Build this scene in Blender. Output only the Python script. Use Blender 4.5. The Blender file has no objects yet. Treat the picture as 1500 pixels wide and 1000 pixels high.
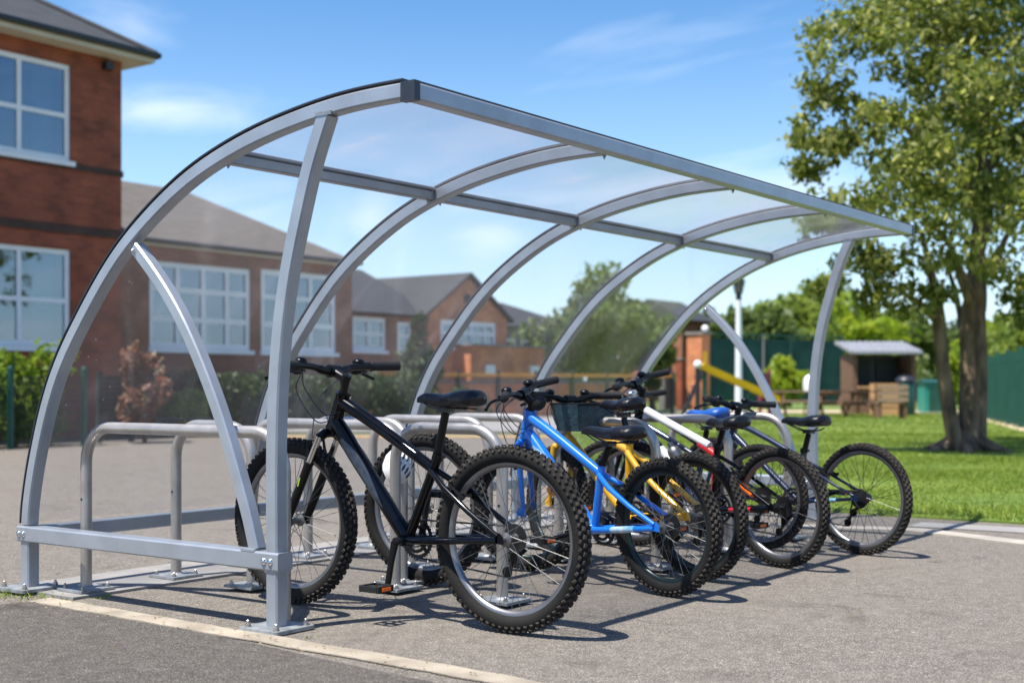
import bpy, math, random
import numpy as np
from mathutils import Vector, Matrix, Quaternion
random.seed(7); NR = np.random.RandomState(11)
S = bpy.context.scene
COL = S.collection
PI = math.pi

# ------------------------------------------------------------------ camera, sky, sun, exposure
CAM = Vector((-3.305, -3.456, 0.88)); YAW = math.radians(36.074); F = 1913.35; VH = 565.0
FW = Vector((math.cos(YAW), math.sin(YAW), 0)); RT = Vector((math.sin(YAW), -math.cos(YAW), 0))
cd = bpy.data.cameras.new("camera"); cam = bpy.data.objects.new("camera", cd); COL.objects.link(cam)
cam.location = CAM; cam.rotation_euler = (PI / 2, 0, YAW - PI / 2)
cd.sensor_width = 36; cd.lens = 36 * F / 1500; cd.shift_y = (VH - 500) / 1500
cd.clip_end = 2000; cd.clip_start = 0.05
cd.dof.use_dof = True; cd.dof.focus_distance = 5.2; cd.dof.aperture_fstop = 2.3
S.camera = cam
SUN_AZ = math.radians(162.0); SUN_EL = math.radians(67)
sd = bpy.data.lights.new("sun", 'SUN'); so = bpy.data.objects.new("sun", sd); COL.objects.link(so)
sd.energy = 4.8; sd.angle = math.radians(0.5); sd.color = (1, 0.95, 0.87)
sv = Vector((math.cos(SUN_AZ) * math.cos(SUN_EL), math.sin(SUN_AZ) * math.cos(SUN_EL), math.sin(SUN_EL)))
so.rotation_euler = (-sv).to_track_quat('-Z', 'Y').to_euler(); so.location = (0, 0, 20)
W = bpy.data.worlds.new("World"); S.world = W; W.use_nodes = True
S.view_settings.view_transform = 'Standard'; S.view_settings.look = 'None'
S.view_settings.exposure = 0.93; S.view_settings.gamma = 1
S.cycles.transparent_max_bounces = 24; S.cycles.max_bounces = 8
S.cycles.use_denoising = True


def world():
    nt = W.node_tree; N = nt.nodes; L = nt.links; N.clear()
    out = N.new('ShaderNodeOutputWorld'); bg = N.new('ShaderNodeBackground'); L.new(bg.outputs[0], out.inputs[0])
    sky = N.new('ShaderNodeTexSky'); sky.sky_type = 'NISHITA'; sky.sun_disc = False
    sky.sun_elevation = SUN_EL; sky.sun_rotation = math.atan2(sv.x, sv.y)
    sky.air_density = 1.0; sky.dust_density = 0.6; sky.ozone_density = 1.6
    bg.inputs[1].default_value = 0.100
    tc = N.new('ShaderNodeTexCoord'); sep = N.new('ShaderNodeSeparateXYZ'); L.new(tc.outputs['Generated'], sep.inputs[0])
    add = N.new('ShaderNodeMath'); add.operation = 'ADD'; add.inputs[1].default_value = 0.12; L.new(sep.outputs[2], add.inputs[0])
    com = N.new('ShaderNodeCombineXYZ')
    for i in (0, 1):
        dv = N.new('ShaderNodeMath'); dv.operation = 'DIVIDE'; L.new(sep.outputs[i], dv.inputs[0]); L.new(add.outputs[0], dv.inputs[1]); L.new(dv.outputs[0], com.inputs[i])
    mp = N.new('ShaderNodeMapping'); mp.inputs['Rotation'].default_value = (0, 0, -YAW); mp.inputs['Scale'].default_value = (0.9, 0.55, 1); mp.inputs['Location'].default_value = (3.4, 1.2, 0)
    L.new(com.outputs[0], mp.inputs[0])
    no = N.new('ShaderNodeTexNoise'); no.inputs['Scale'].default_value = 1.3; no.inputs['Detail'].default_value = 9; no.inputs['Roughness'].default_value = 0.55; no.inputs['Distortion'].default_value = 0.4
    L.new(mp.outputs[0], no.inputs[0])
    rp = N.new('ShaderNodeValToRGB'); rp.color_ramp.elements[0].position = 0.55; rp.color_ramp.elements[1].position = 0.80
    rp.color_ramp.elements[0].color = (0, 0, 0, 1); rp.color_ramp.elements[1].color = (.55, .55, .55, 1)
    L.new(no.outputs[0], rp.inputs[0])
    total = rp.outputs[0]
    # two soft fair-weather clouds standing in fixed directions of the sky
    n2 = N.new('ShaderNodeTexNoise'); n2.inputs['Scale'].default_value = 7; n2.inputs['Detail'].default_value = 10; n2.inputs['Roughness'].default_value = .62; n2.inputs['Distortion'].default_value = .5
    mp2 = N.new('ShaderNodeMapping'); mp2.inputs['Scale'].default_value = (1, 1, 2.6); L.new(tc.outputs['Generated'], mp2.inputs[0]); L.new(mp2.outputs[0], n2.inputs[0])
    for (u, v, wu, wv, amt) in ((240, 160, 190, 50, .62), (195, 40, 100, 50, .3), (720, 350, 90, 40, .5), (540, 320, 70, 50, .5)):
        d = (FW + RT * (u - 750) / F + Vector((0, 0, 1)) * (VH - v) / F).normalized()
        sub = N.new('ShaderNodeVectorMath'); sub.operation = 'SUBTRACT'; L.new(tc.outputs['Generated'], sub.inputs[0]); sub.inputs[1].default_value = d
        m3 = N.new('ShaderNodeMapping'); m3.vector_type = 'TEXTURE'; m3.inputs['Rotation'].default_value = (0, 0, YAW); m3.inputs['Scale'].default_value = (0.3, wu / F, wv / F)
        L.new(sub.outputs[0], m3.inputs[0])
        ln = N.new('ShaderNodeVectorMath'); ln.operation = 'LENGTH'; L.new(m3.outputs[0], ln.inputs[0])
        a1 = N.new('ShaderNodeMath'); a1.operation = 'MULTIPLY_ADD'; a1.inputs[1].default_value = -0.42; a1.inputs[2].default_value = 0.16; L.new(ln.outputs['Value'], a1.inputs[0])
        a2 = N.new('ShaderNodeMath'); a2.operation = 'ADD'; L.new(a1.outputs[0], a2.inputs[0]); L.new(n2.outputs[0], a2.inputs[1])
        r2 = N.new('ShaderNodeMapRange'); r2.interpolation_type = 'SMOOTHSTEP'; r2.inputs[1].default_value = 0.25; r2.inputs[2].default_value = 0.75; r2.inputs[4].default_value = amt * .8; L.new(a2.outputs[0], r2.inputs[0])
        mx = N.new('ShaderNodeMath'); mx.operation = 'MAXIMUM'; L.new(total, mx.inputs[0]); L.new(r2.outputs[0], mx.inputs[1]); total = mx.outputs[0]
    mix = N.new('ShaderNodeMix'); mix.data_type = 'RGBA'; mix.inputs['B'].default_value = (7.6, 7.8, 8.3, 1)
    hs = N.new('ShaderNodeHueSaturation'); hs.inputs['Saturation'].default_value = 1.32; hs.inputs['Hue'].default_value = .503; L.new(sky.outputs[0], hs.inputs['Color'])
    L.new(total, mix.inputs['Factor']); hz = N.new('ShaderNodeMapRange'); hz.interpolation_type = 'SMOOTHSTEP'; hz.inputs[1].default_value = -.02; hz.inputs[2].default_value = .30; hz.inputs[3].default_value = .55; hz.inputs[4].default_value = 0; L.new(sep.outputs[2], hz.inputs[0])
    hm = N.new('ShaderNodeMix'); hm.data_type = 'RGBA'; hm.inputs['B'].default_value = (4.3, 6.1, 8.2, 1); L.new(hz.outputs[0], hm.inputs['Factor']); L.new(hs.outputs[0], hm.inputs['A'])
    L.new(hm.outputs['Result'], mix.inputs['A']); L.new(mix.outputs['Result'], bg.inputs[0])


world()

# ------------------------------------------------------------------ materials


def nodes_of(m):
    m.use_nodes = True
    nt = m.node_tree; b = nt.nodes.get('Principled BSDF'); return nt, nt.nodes, nt.links, b


def mat(name, col, rough=.5, metal=0.0, var=.15, scale=8., col2=None, bump=0., bscale=60., coat=0., spec=None, detail=4, vscale=(1, 1, 1)):
    m = bpy.data.materials.new(name); nt, N, L, b = nodes_of(m)
    b.inputs['Roughness'].default_value = rough; b.inputs['Metallic'].default_value = metal
    if coat: b.inputs['Coat Weight'].default_value = coat; b.inputs['Coat Roughness'].default_value = .06
    if spec is not None: b.inputs['Specular IOR Level'].default_value = spec
    tc = N.new('ShaderNodeTexCoord'); mp = N.new('ShaderNodeMapping'); mp.inputs['Scale'].default_value = vscale
    L.new(tc.outputs['Object'], mp.inputs[0])
    n = N.new('ShaderNodeTexNoise'); n.inputs['Scale'].default_value = scale; n.inputs['Detail'].default_value = detail; L.new(mp.outputs[0], n.inputs[0])
    r = N.new('ShaderNodeValToRGB'); r.color_ramp.elements[0].position = .35; r.color_ramp.elements[1].position = .65
    c2 = col2 or tuple(min(1, c * (1 + var)) for c in col); c1 = col if col2 else tuple(c * (1 - var) for c in col)
    r.color_ramp.elements[0].color = (*c1, 1); r.color_ramp.elements[1].color = (*c2, 1)
    L.new(n.outputs[0], r.inputs[0]); L.new(r.outputs[0], b.inputs['Base Color'])
    if bump:
        n2 = N.new('ShaderNodeTexNoise'); n2.inputs['Scale'].default_value = bscale; n2.inputs['Detail'].default_value = 3; L.new(tc.outputs['Object'], n2.inputs[0])
        bp = N.new('ShaderNodeBump'); bp.inputs['Strength'].default_value = bump; bp.inputs['Distance'].default_value = .01; L.new(n2.outputs[0], bp.inputs['Height']); L.new(bp.outputs[0], b.inputs['Normal'])
    return m


def asphalt_mat(name, c1, c2, big, stone, sc=150., bump=.5, patch=.5):
    m = bpy.data.materials.new(name); nt, N, L, b = nodes_of(m); b.inputs['Roughness'].default_value = .93; b.inputs['Specular IOR Level'].default_value = .25
    tc = N.new('ShaderNodeTexCoord')
    v = N.new('ShaderNodeTexVoronoi'); v.inputs['Scale'].default_value = sc; L.new(tc.outputs['Object'], v.inputs[0])
    sp = N.new('ShaderNodeSeparateColor'); L.new(v.outputs['Color'], sp.inputs[0])
    r = N.new('ShaderNodeValToRGB'); e = r.color_ramp.elements; e[0].color = (*c1, 1); e[1].color = (*stone, 1); e[0].position = .1; e[1].position = 1
    x = e.new(.72); x.color = (*c2, 1); L.new(sp.outputs[0], r.inputs[0])
    n = N.new('ShaderNodeTexNoise'); n.inputs['Scale'].default_value = .9; n.inputs['Detail'].default_value = 7; n.inputs['Roughness'].default_value = .62; L.new(tc.outputs['Object'], n.inputs[0])
    r2 = N.new('ShaderNodeMapRange'); r2.inputs[1].default_value = .35; r2.inputs[2].default_value = .7; L.new(n.outputs[0], r2.inputs[0])
    mx = N.new('ShaderNodeMix'); mx.data_type = 'RGBA'; mx.inputs['B'].default_value = (*big, 1); L.new(r.outputs[0], mx.inputs['A'])
    ml = N.new('ShaderNodeMath'); ml.operation = 'MULTIPLY'; ml.inputs[1].default_value = patch; L.new(r2.outputs[0], ml.inputs[0]); L.new(ml.outputs[0], mx.inputs['Factor'])
    n3 = N.new('ShaderNodeTexNoise'); n3.inputs['Scale'].default_value = 14; n3.inputs['Detail'].default_value = 8; n3.inputs['Roughness'].default_value = .7; L.new(tc.outputs['Object'], n3.inputs[0])
    r3 = N.new('ShaderNodeMapRange'); r3.inputs[1].default_value = .3; r3.inputs[2].default_value = .7; r3.inputs[3].default_value = .78; r3.inputs[4].default_value = 1.18; L.new(n3.outputs[0], r3.inputs[0])
    m2 = N.new('ShaderNodeMix'); m2.data_type = 'RGBA'; m2.blend_type = 'MULTIPLY'; m2.inputs['Factor'].default_value = 1; L.new(mx.outputs['Result'], m2.inputs['A']); L.new(r3.outputs[0], m2.inputs['B'])
    n4 = N.new('ShaderNodeTexNoise'); n4.inputs['Scale'].default_value = 2.6; n4.inputs['Detail'].default_value = 4; n4.inputs['Distortion'].default_value = 1.2; L.new(tc.outputs['Object'], n4.inputs[0])
    r4 = N.new('ShaderNodeMapRange'); r4.inputs[1].default_value = .58; r4.inputs[2].default_value = .74; r4.inputs[3].default_value = 1; r4.inputs[4].default_value = .70; L.new(n4.outputs[0], r4.inputs[0])
    m4 = N.new('ShaderNodeMix'); m4.data_type = 'RGBA'; m4.blend_type = 'MULTIPLY'; m4.inputs['Factor'].default_value = 1; L.new(m2.outputs['Result'], m4.inputs['A']); L.new(r4.outputs[0], m4.inputs['B'])
    v2 = N.new('ShaderNodeTexVoronoi'); v2.inputs['Scale'].default_value = 34; v2.inputs['Randomness'].default_value = 1; L.new(tc.outputs['Object'], v2.inputs[0])
    r5 = N.new('ShaderNodeMapRange'); r5.inputs[1].default_value = .10; r5.inputs[2].default_value = .16; r5.inputs[3].default_value = 1.55; r5.inputs[4].default_value = 1; L.new(v2.outputs['Distance'], r5.inputs[0])
    m5 = N.new('ShaderNodeMix'); m5.data_type = 'RGBA'; m5.blend_type = 'MULTIPLY'; m5.inputs['Factor'].default_value = 1; L.new(m4.outputs['Result'], m5.inputs['A']); L.new(r5.outputs[0], m5.inputs['B'])
    L.new(m5.outputs['Result'], b.inputs['Base Color'])
    bp = N.new('ShaderNodeBump'); bp.inputs['Strength'].default_value = bump; bp.inputs['Distance'].default_value = .004; L.new(v.outputs['Distance'], bp.inputs['Height']); L.new(bp.outputs[0], b.inputs['Normal'])
    return m


def brick_mat(name, c1, c2, mortar, bump=.3):
    m = bpy.data.materials.new(name); nt, N, L, b = nodes_of(m); b.inputs['Roughness'].default_value = .85
    tc = N.new('ShaderNodeTexCoord'); sep = N.new('ShaderNodeSeparateXYZ'); L.new(tc.outputs['Object'], sep.inputs[0])
    ad = N.new('ShaderNodeMath'); L.new(sep.outputs[0], ad.inputs[0]); L.new(sep.outputs[1], ad.inputs[1])
    cb = N.new('ShaderNodeCombineXYZ'); L.new(ad.outputs[0], cb.inputs[0]); L.new(sep.outputs[2], cb.inputs[1])
    bt = N.new('ShaderNodeTexBrick'); L.new(cb.outputs[0], bt.inputs[0]); bt.inputs['Scale'].default_value = 1
    bt.inputs['Brick Width'].default_value = .225; bt.inputs['Row Height'].default_value = .075; bt.inputs['Mortar Size'].default_value = .006
    bt.inputs['Color1'].default_value = (*c1, 1); bt.inputs['Color2'].default_value = (*c2, 1); bt.inputs['Mortar'].default_value = (*mortar, 1)
    n = N.new('ShaderNodeTexNoise'); n.inputs['Scale'].default_value = 2.2; n.inputs['Detail'].default_value = 6; L.new(tc.outputs['Object'], n.inputs[0])
    r3 = N.new('ShaderNodeMapRange'); r3.inputs[1].default_value = .3; r3.inputs[2].default_value = .7; r3.inputs[3].default_value = .7; r3.inputs[4].default_value = 1.25; L.new(n.outputs[0], r3.inputs[0])
    m2 = N.new('ShaderNodeMix'); m2.data_type = 'RGBA'; m2.blend_type = 'MULTIPLY'; m2.inputs['Factor'].default_value = 1; L.new(bt.outputs[0], m2.inputs['A']); L.new(r3.outputs[0], m2.inputs['B'])
    L.new(m2.outputs['Result'], b.inputs['Base Color'])
    return m


def leaf_mat(name, cols, trans=.35):
    m = bpy.data.materials.new(name); m.use_nodes = True; nt = m.node_tree; N = nt.nodes; L = nt.links; N.clear()
    out = N.new('ShaderNodeOutputMaterial'); g = N.new('ShaderNodeNewGeometry'); r = N.new('ShaderNodeValToRGB')
    e = r.color_ramp.elements; e[0].color = (*cols[0], 1); e[1].color = (*cols[-1], 1)
    for i, c in enumerate(cols[1:-1]): x = e.new((i + 1) / (len(cols) - 1)); x.color = (*c, 1)
    L.new(g.outputs['Random Per Island'], r.inputs[0])
    p = N.new('ShaderNodeBsdfPrincipled'); p.inputs['Roughness'].default_value = .5; p.inputs['Specular IOR Level'].default_value = .35; t = N.new('ShaderNodeBsdfTranslucent'); mx = N.new('ShaderNodeMixShader'); mx.inputs[0].default_value = trans
    hs = N.new('ShaderNodeHueSaturation'); hs.inputs['Hue'].default_value = .492; hs.inputs['Value'].default_value = 1.7; hs.inputs['Saturation'].default_value = 1.0; L.new(r.outputs[0], hs.inputs['Color'])
    L.new(r.outputs[0], p.inputs['Base Color']); L.new(hs.outputs[0], t.inputs['Color']); L.new(p.outputs[0], mx.inputs[1]); L.new(t.outputs[0], mx.inputs[2]); L.new(mx.outputs[0], out.inputs[0])
    return m


def sheet_mat(name, k):
    m = bpy.data.materials.new(name); m.use_nodes = True; nt = m.node_tree; N = nt.nodes; L = nt.links; N.clear()
    out = N.new('ShaderNodeOutputMaterial'); tr = N.new('ShaderNodeBsdfTransparent'); tv = .975 - .016 * k; tr.inputs[0].default_value = (tv, tv + .005, tv + .014, 1)
    gl = N.new('ShaderNodeBsdfGlossy'); gl.inputs['Roughness'].default_value = .16; gl.inputs['Color'].default_value = (.9, .9, .95, 1)
    df = N.new('ShaderNodeBsdfDiffuse'); df.inputs[0].default_value = (.62, .6, .62, 1); tl = N.new('ShaderNodeBsdfTranslucent'); tl.inputs[0].default_value = (.62, .61, .66, 1)
    dm = N.new('ShaderNodeMixShader'); dm.inputs[0].default_value = .5; L.new(df.outputs[0], dm.inputs[1]); L.new(tl.outputs[0], dm.inputs[2])
    tc = N.new('ShaderNodeTexCoord')
    # drifting dust film, specks, and smudge streaks that also paint in reflections
    n1 = N.new('ShaderNodeTexNoise'); n1.inputs['Scale'].default_value = 2.4; n1.inputs['Detail'].default_value = 6; L.new(tc.outputs['Object'], n1.inputs[0])
    mp = N.new('ShaderNodeMapping'); mp.inputs['Rotation'].default_value = (.2, .75, .55); mp.inputs['Scale'].default_value = (5.5, .8, .8); L.new(tc.outputs['Object'], mp.inputs[0])
    n2 = N.new('ShaderNodeTexNoise'); n2.inputs['Scale'].default_value = 1.4; n2.inputs['Detail'].default_value = 3; L.new(mp.outputs[0], n2.inputs[0])
    r1 = N.new('ShaderNodeMapRange'); r1.inputs[1].default_value = .35; r1.inputs[2].default_value = .75; r1.inputs[3].default_value = .012 * k; r1.inputs[4].default_value = .055 * k; L.new(n1.outputs[0], r1.inputs[0])
    r2 = N.new('ShaderNodeMapRange'); r2.inputs[1].default_value = .54; r2.inputs[2].default_value = .78; r2.inputs[3].default_value = 0; r2.inputs[4].default_value = .10 * k; L.new(n2.outputs[0], r2.inputs[0])
    v = N.new('ShaderNodeTexVoronoi'); v.inputs['Scale'].default_value = 16; L.new(tc.outputs['Object'], v.inputs[0])
    r3 = N.new('ShaderNodeMapRange'); r3.inputs[1].default_value = .03; r3.inputs[2].default_value = .075; r3.inputs[3].default_value = .22; r3.inputs[4].default_value = 0; L.new(v.outputs['Distance'], r3.inputs[0])
    rb = N.new('ShaderNodeMapRange'); rb.inputs[1].default_value = .45; rb.inputs[2].default_value = .7; L.new(n1.outputs[0], rb.inputs[0])
    mb = N.new('ShaderNodeMath'); mb.operation = 'MULTIPLY'; L.new(rb.outputs[0], mb.inputs[0]); L.new(r2.outputs[0], mb.inputs[1])
    a = N.new('ShaderNodeMath'); L.new(r1.outputs[0], a.inputs[0]); L.new(mb.outputs[0], a.inputs[1]); a2 = N.new('ShaderNodeMath'); L.new(a.outputs[0], a2.inputs[0]); L.new(r3.outputs[0], a2.inputs[1])
    m1 = N.new('ShaderNodeMixShader'); L.new(a2.outputs[0], m1.inputs[0]); L.new(tr.outputs[0], m1.inputs[1]); L.new(dm.outputs[0], m1.inputs[2])
    lw = N.new('ShaderNodeLayerWeight'); lw.inputs[0].default_value = .5
    pw = N.new('ShaderNodeMath'); pw.operation = 'POWER'; pw.inputs[1].default_value = 4; L.new(lw.outputs['Facing'], pw.inputs[0])
    fm = N.new('ShaderNodeMath'); fm.operation = 'MULTIPLY_ADD'; fm.inputs[1].default_value = .35; fm.inputs[2].default_value = .02; L.new(pw.outputs[0], fm.inputs[0])
    m2 = N.new('ShaderNodeMixShader'); L.new(fm.outputs[0], m2.inputs[0]); L.new(m1.outputs[0], m2.inputs[1]); L.new(gl.outputs[0], m2.inputs[2]); L.new(m2.outputs[0], out.inputs[0])
    return m


def pane_mat(name, tint, refl):
    m = bpy.data.materials.new(name); m.use_nodes = True; nt = m.node_tree; N = nt.nodes; L = nt.links; N.clear()
    out = N.new('ShaderNodeOutputMaterial'); tr = N.new('ShaderNodeBsdfTransparent'); tr.inputs[0].default_value = (*tint, 1); gl = N.new('ShaderNodeBsdfGlossy'); gl.inputs['Roughness'].default_value = .02; gl.inputs['Color'].default_value = (.66, .77, .88, 1)
    tc = N.new('ShaderNodeTexCoord'); n = N.new('ShaderNodeTexNoise'); n.inputs['Scale'].default_value = 1.6; L.new(tc.outputs['Object'], n.inputs[0])
    bp = N.new('ShaderNodeBump'); bp.inputs['Strength'].default_value = .05; L.new(n.outputs[0], bp.inputs['Height']); L.new(bp.outputs[0], gl.inputs['Normal'])
    mx = N.new('ShaderNodeMixShader'); mx.inputs[0].default_value = refl; L.new(tr.outputs[0], mx.inputs[1]); L.new(gl.outputs[0], mx.inputs[2]); L.new(mx.outputs[0], out.inputs[0])
    return m


M = {}
M['steel'] = mat('silver_powder_coat', (.325, .352, .39), .33, .45, .08, 7, bump=.04, bscale=240, detail=8)
M['hoop'] = mat('brushed_steel', (.42, .39, .36), .36, .6, .14, 9, bump=.05, bscale=300)
M['plate'] = mat('galvanised_plate', (.27, .285, .295), .5, .4, .3, 22, bump=.1, bscale=120)
M['bolt'] = mat('bolt_steel', (.35, .34, .33), .4, .8, .25, 60)
M['gasket'] = mat('dark_gasket', (.018, .022, .032), .4, 0, .2, 20)
M['sheet'] = sheet_mat('clear_polycarbonate', .75); M['roof_sheet'] = sheet_mat('dusty_polycarbonate', 3.0)
M['tyre'] = mat('tyre_rubber', (.006, .006, .0065), .8, 0, .2, 7, col2=(.014, .013, .012), bump=.3, bscale=180, spec=.25)
M['tread'] = mat('dusty_tread', (.024, .021, .018), .9, 0, .2, 9, col2=(.062, .055, .047), spec=.2)
M['black_gloss'] = mat('gloss_black_paint', (.0015, .002, .004), .16, 0, .1, 4, coat=.12, spec=.22)
M['black'] = mat('satin_black', (.003, .003, .0035), .33, 0, .2, 12, bump=.05, bscale=200, spec=.3)
M['rubber'] = mat('black_rubber', (.005, .005, .005), .7, 0, .2, 30, bump=.25, bscale=260)
M['vinyl'] = mat('saddle_vinyl', (.006, .0065, .009), .38, 0, .2, 16, bump=.1, bscale=120, spec=.35)
M['chrome'] = mat('chrome', (.62, .62, .62), .16, 1, .06, 10)
M['alloy'] = mat('brushed_alloy', (.22, .22, .23), .42, .85, .12, 12)
M['dark_alloy'] = mat('dark_alloy', (.055, .055, .058), .35, .8, .15, 12)
M['rim_dark'] = mat('black_rim', (.01, .02, .021), .32, .3, .15, 12)
M['spoke'] = mat('spoke_steel', (.16, .16, .16), .5, .8, .1, 10)
M['spoke_dark'] = mat('dark_spoke', (.03, .03, .03), .35, .7, .1, 10)
M['blue'] = mat('gloss_blue_paint', (.002, .185, .72), .3, .05, .12, 3, coat=1)
M['yellow'] = mat('gloss_yellow_paint', (.72, .38, .012), .35, 0, .08, 3, coat=.8)
M['white_p'] = mat('white_frame_paint', (.70, .70, .70), .3, 0, .06, 4, coat=.8)
M['red'] = mat('gloss_red_paint', (.55, .012, .015), .3, 0, .1, 4, coat=.8)
M['orange'] = mat('orange_plastic', (.85, .16, .015), .35, 0, .1, 4)
M['navy'] = mat('navy_frame_paint', (.008, .018, .055), .25, .1, .12, 4, coat=1)
M['teal_mesh'] = mat('dark_teal_mesh', (.02, .055, .07), .6, 0, .3, 30, bump=.3)
M['blue_vinyl'] = mat('blue_saddle_vinyl', (.01, .09, .38), .45, 0, .12, 10)
M['decal'] = mat('pale_blue_graphic', (.60, .68, .74), .35, 0, 0, 26, col2=(.12, .38, .62), coat=.5)
M['decal_dark'] = mat('dim_grey_graphic', (.012, .016, .026), .35, 0, 0, 30, col2=(.03, .045, .065), coat=.4)
M['reflect'] = mat('amber_reflector', (.95, .30, .01), .25, 0, .15, 50, coat=.6)
M['lime'] = mat('lime_graphic', (.28, .45, .03), .4, 0, .05, 10)
M['helmet'] = mat('white_helmet_shell', (.66, .66, .65), .35, 0, .06, 10, coat=.4)
M['asphalt'] = asphalt_mat('pale_asphalt', (.076, .067, .057), (.166, .148, .127), (.188, .165, .139), (.41, .375, .33), 290, .7, .6)
M['drive'] = asphalt_mat('drive_asphalt', (.040, .035, .031), (.090, .080, .070), (.096, .085, .074), (.24, .225, .205), 290, .5)
M['line'] = mat('worn_pale_paint', (.23, .195, .15), .85, 0, .25, 6, col2=(.37, .32, .25), bump=.4, bscale=200, detail=9)
M['slab'] = mat('grey_concrete', (.22, .21, .20), .85, 0, .14, 6, bump=.2, bscale=90)
M['kerb'] = mat('kerb_concrete', (.32, .29, .25), .85, 0, .14, 5, bump=.3, bscale=90)
M['ochre'] = mat('ochre_line_paint', (.50, .30, .07), .8, 0, .15, 3)
M['sand'] = mat('sandy_path', (.46, .36, .24), .95, 0, .14, 1.3)
M['road'] = mat('grey_road', (.24, .23, .22), .9, 0, .14, .8)
M['soil'] = mat('lawn_turf', (.085, .14, .014), .95, 0, .2, .7, col2=(.15, .20, .024), bump=.6, bscale=40, detail=8)
M['ground'] = mat('meadow', (.08, .13, .02), .95, 0, .2, .5, col2=(.13, .17, .035))
M['blade'] = leaf_mat('grass_blade', [(.09, .155, .012), (.14, .215, .018), (.185, .25, .028), (.25, .26, .06)], .3)
M['brick'] = brick_mat('red_brick', (.31, .080, .036), (.22, .057, .028), (.24, .09, .06))
M['brick_dark'] = brick_mat('dark_brick_band', (.075, .038, .026), (.055, .03, .022), (.08, .05, .04))
M['brick_brown'] = brick_mat('brown_brick', (.28, .10, .05), (.21, .075, .04), (.24, .13, .09))
M['brick_orange'] = brick_mat('orange_brick', (.62, .22, .085), (.52, .17, .065), (.5, .3, .2))
M['slate'] = mat('slate_roof', (.030, .032, .036), .75, 0, .22, 3, bump=.4, bscale=8, vscale=(1, 1, 6))
M['slate_brown'] = mat('weathered_tile_roof', (.105, .092, .080), .8, 0, .16, 3, bump=.4, bscale=8, vscale=(1, 1, 6))
M['upvc'] = mat('white_window_frame', (.80, .81, .82), .35, 0, .04, 3)
M['cream'] = mat('cream_soffit', (.62, .55, .44), .7, 0, .06, 3)
M['gutter'] = mat('black_gutter', (.02, .022, .025), .4, 0, .1, 4)
M['pane'] = pane_mat('window_glass', (.50, .58, .62), .24)
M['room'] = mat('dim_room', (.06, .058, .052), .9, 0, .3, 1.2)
M['curtain'] = mat('pale_curtain', (.62, .66, .68), .9, 0, .1, 5, vscale=(8, 8, 1))
M['bark'] = mat('bark', (.065, .043, .027), .9, 0, .3, 9, col2=(.22, .15, .095), bump=.9, bscale=28, vscale=(1, 1, .3), detail=8)
M['leaf_big'] = leaf_mat('maple_leaf', [(.055, .085, .016), (.11, .145, .022), (.18, .21, .04), (.32, .33, .11)], .6)
M['leaf_mid'] = leaf_mat('tree_leaf', [(.055, .09, .018), (.085, .13, .026), (.125, .17, .04)], .4)
M['leaf_light'] = leaf_mat('light_tree_leaf', [(.10, .15, .02), (.15, .21, .028), (.21, .26, .04)], .4)
M['leaf_lime'] = leaf_mat('lime_leaf', [(.15, .23, .012), (.23, .31, .02), (.31, .36, .03)], .45)
M['leaf_hedge'] = leaf_mat('hedge_leaf', [(.07, .125, .010), (.125, .20, .014), (.19, .265, .02)], .4)
M['leaf_dark'] = leaf_mat('dark_shrub_leaf', [(.018, .038, .009), (.03, .06, .012), (.05, .08, .02)], .3)
M['leaf_red'] = leaf_mat('red_shrub_leaf', [(.14, .045, .025), (.20, .075, .04), (.22, .12, .06), (.10, .08, .03)], .35)
M['green_paint'] = mat('dark_green_paint', (.008, .06, .042), .45, 0, .12, 3)
M['green_mesh'] = mat('green_windbreak', (.010, .062, .050), .8, 0, .2, 1.5)
M['teal'] = mat('teal_paint', (.02, .22, .17), .5, 0, .08, 3)
M['fence_dark'] = mat('dark_mesh_fence', (.015, .028, .024), .6, 0, .15, 3)
M['wood'] = mat('brown_timber', (.16, .085, .05), .8, 0, .25, 4, vscale=(1, 1, 8), bump=.3)
M['wood_light'] = mat('pale_timber', (.50, .27, .12), .75, 0, .15, 4, vscale=(1, 1, 8))
M['wood_pale'] = mat('bleached_timber', (.30, .20, .13), .8, 0, .15, 4, vscale=(1, 1, 8))
M['metal_roof'] = mat('pale_metal_roof', (.30, .30, .32), .4, .2, .1, 3)
M['rail_orange'] = mat('orange_rail_paint', (.62, .26, .03), .5, 0, .12, 2)
M['pole_white'] = mat('white_pole_paint', (.72, .74, .76), .4, 0, .05, 3)
M['lamp_glass'] = mat('frosted_lamp_glass', (.16, .15, .13), .25, 0, .1, 5)
M['slide'] = mat('yellow_slide_plastic', (.95, .50, .008), .4, 0, .08, 3)
M['maroon'] = mat('maroon_panel', (.22, .03, .05), .5, 0, .12, 3)
M['white_cover'] = mat('white_cover', (.8, .8, .8), .6, 0, .05, 3)

# ------------------------------------------------------------------ mesh helpers


def V(*a): return Vector(a)


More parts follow.
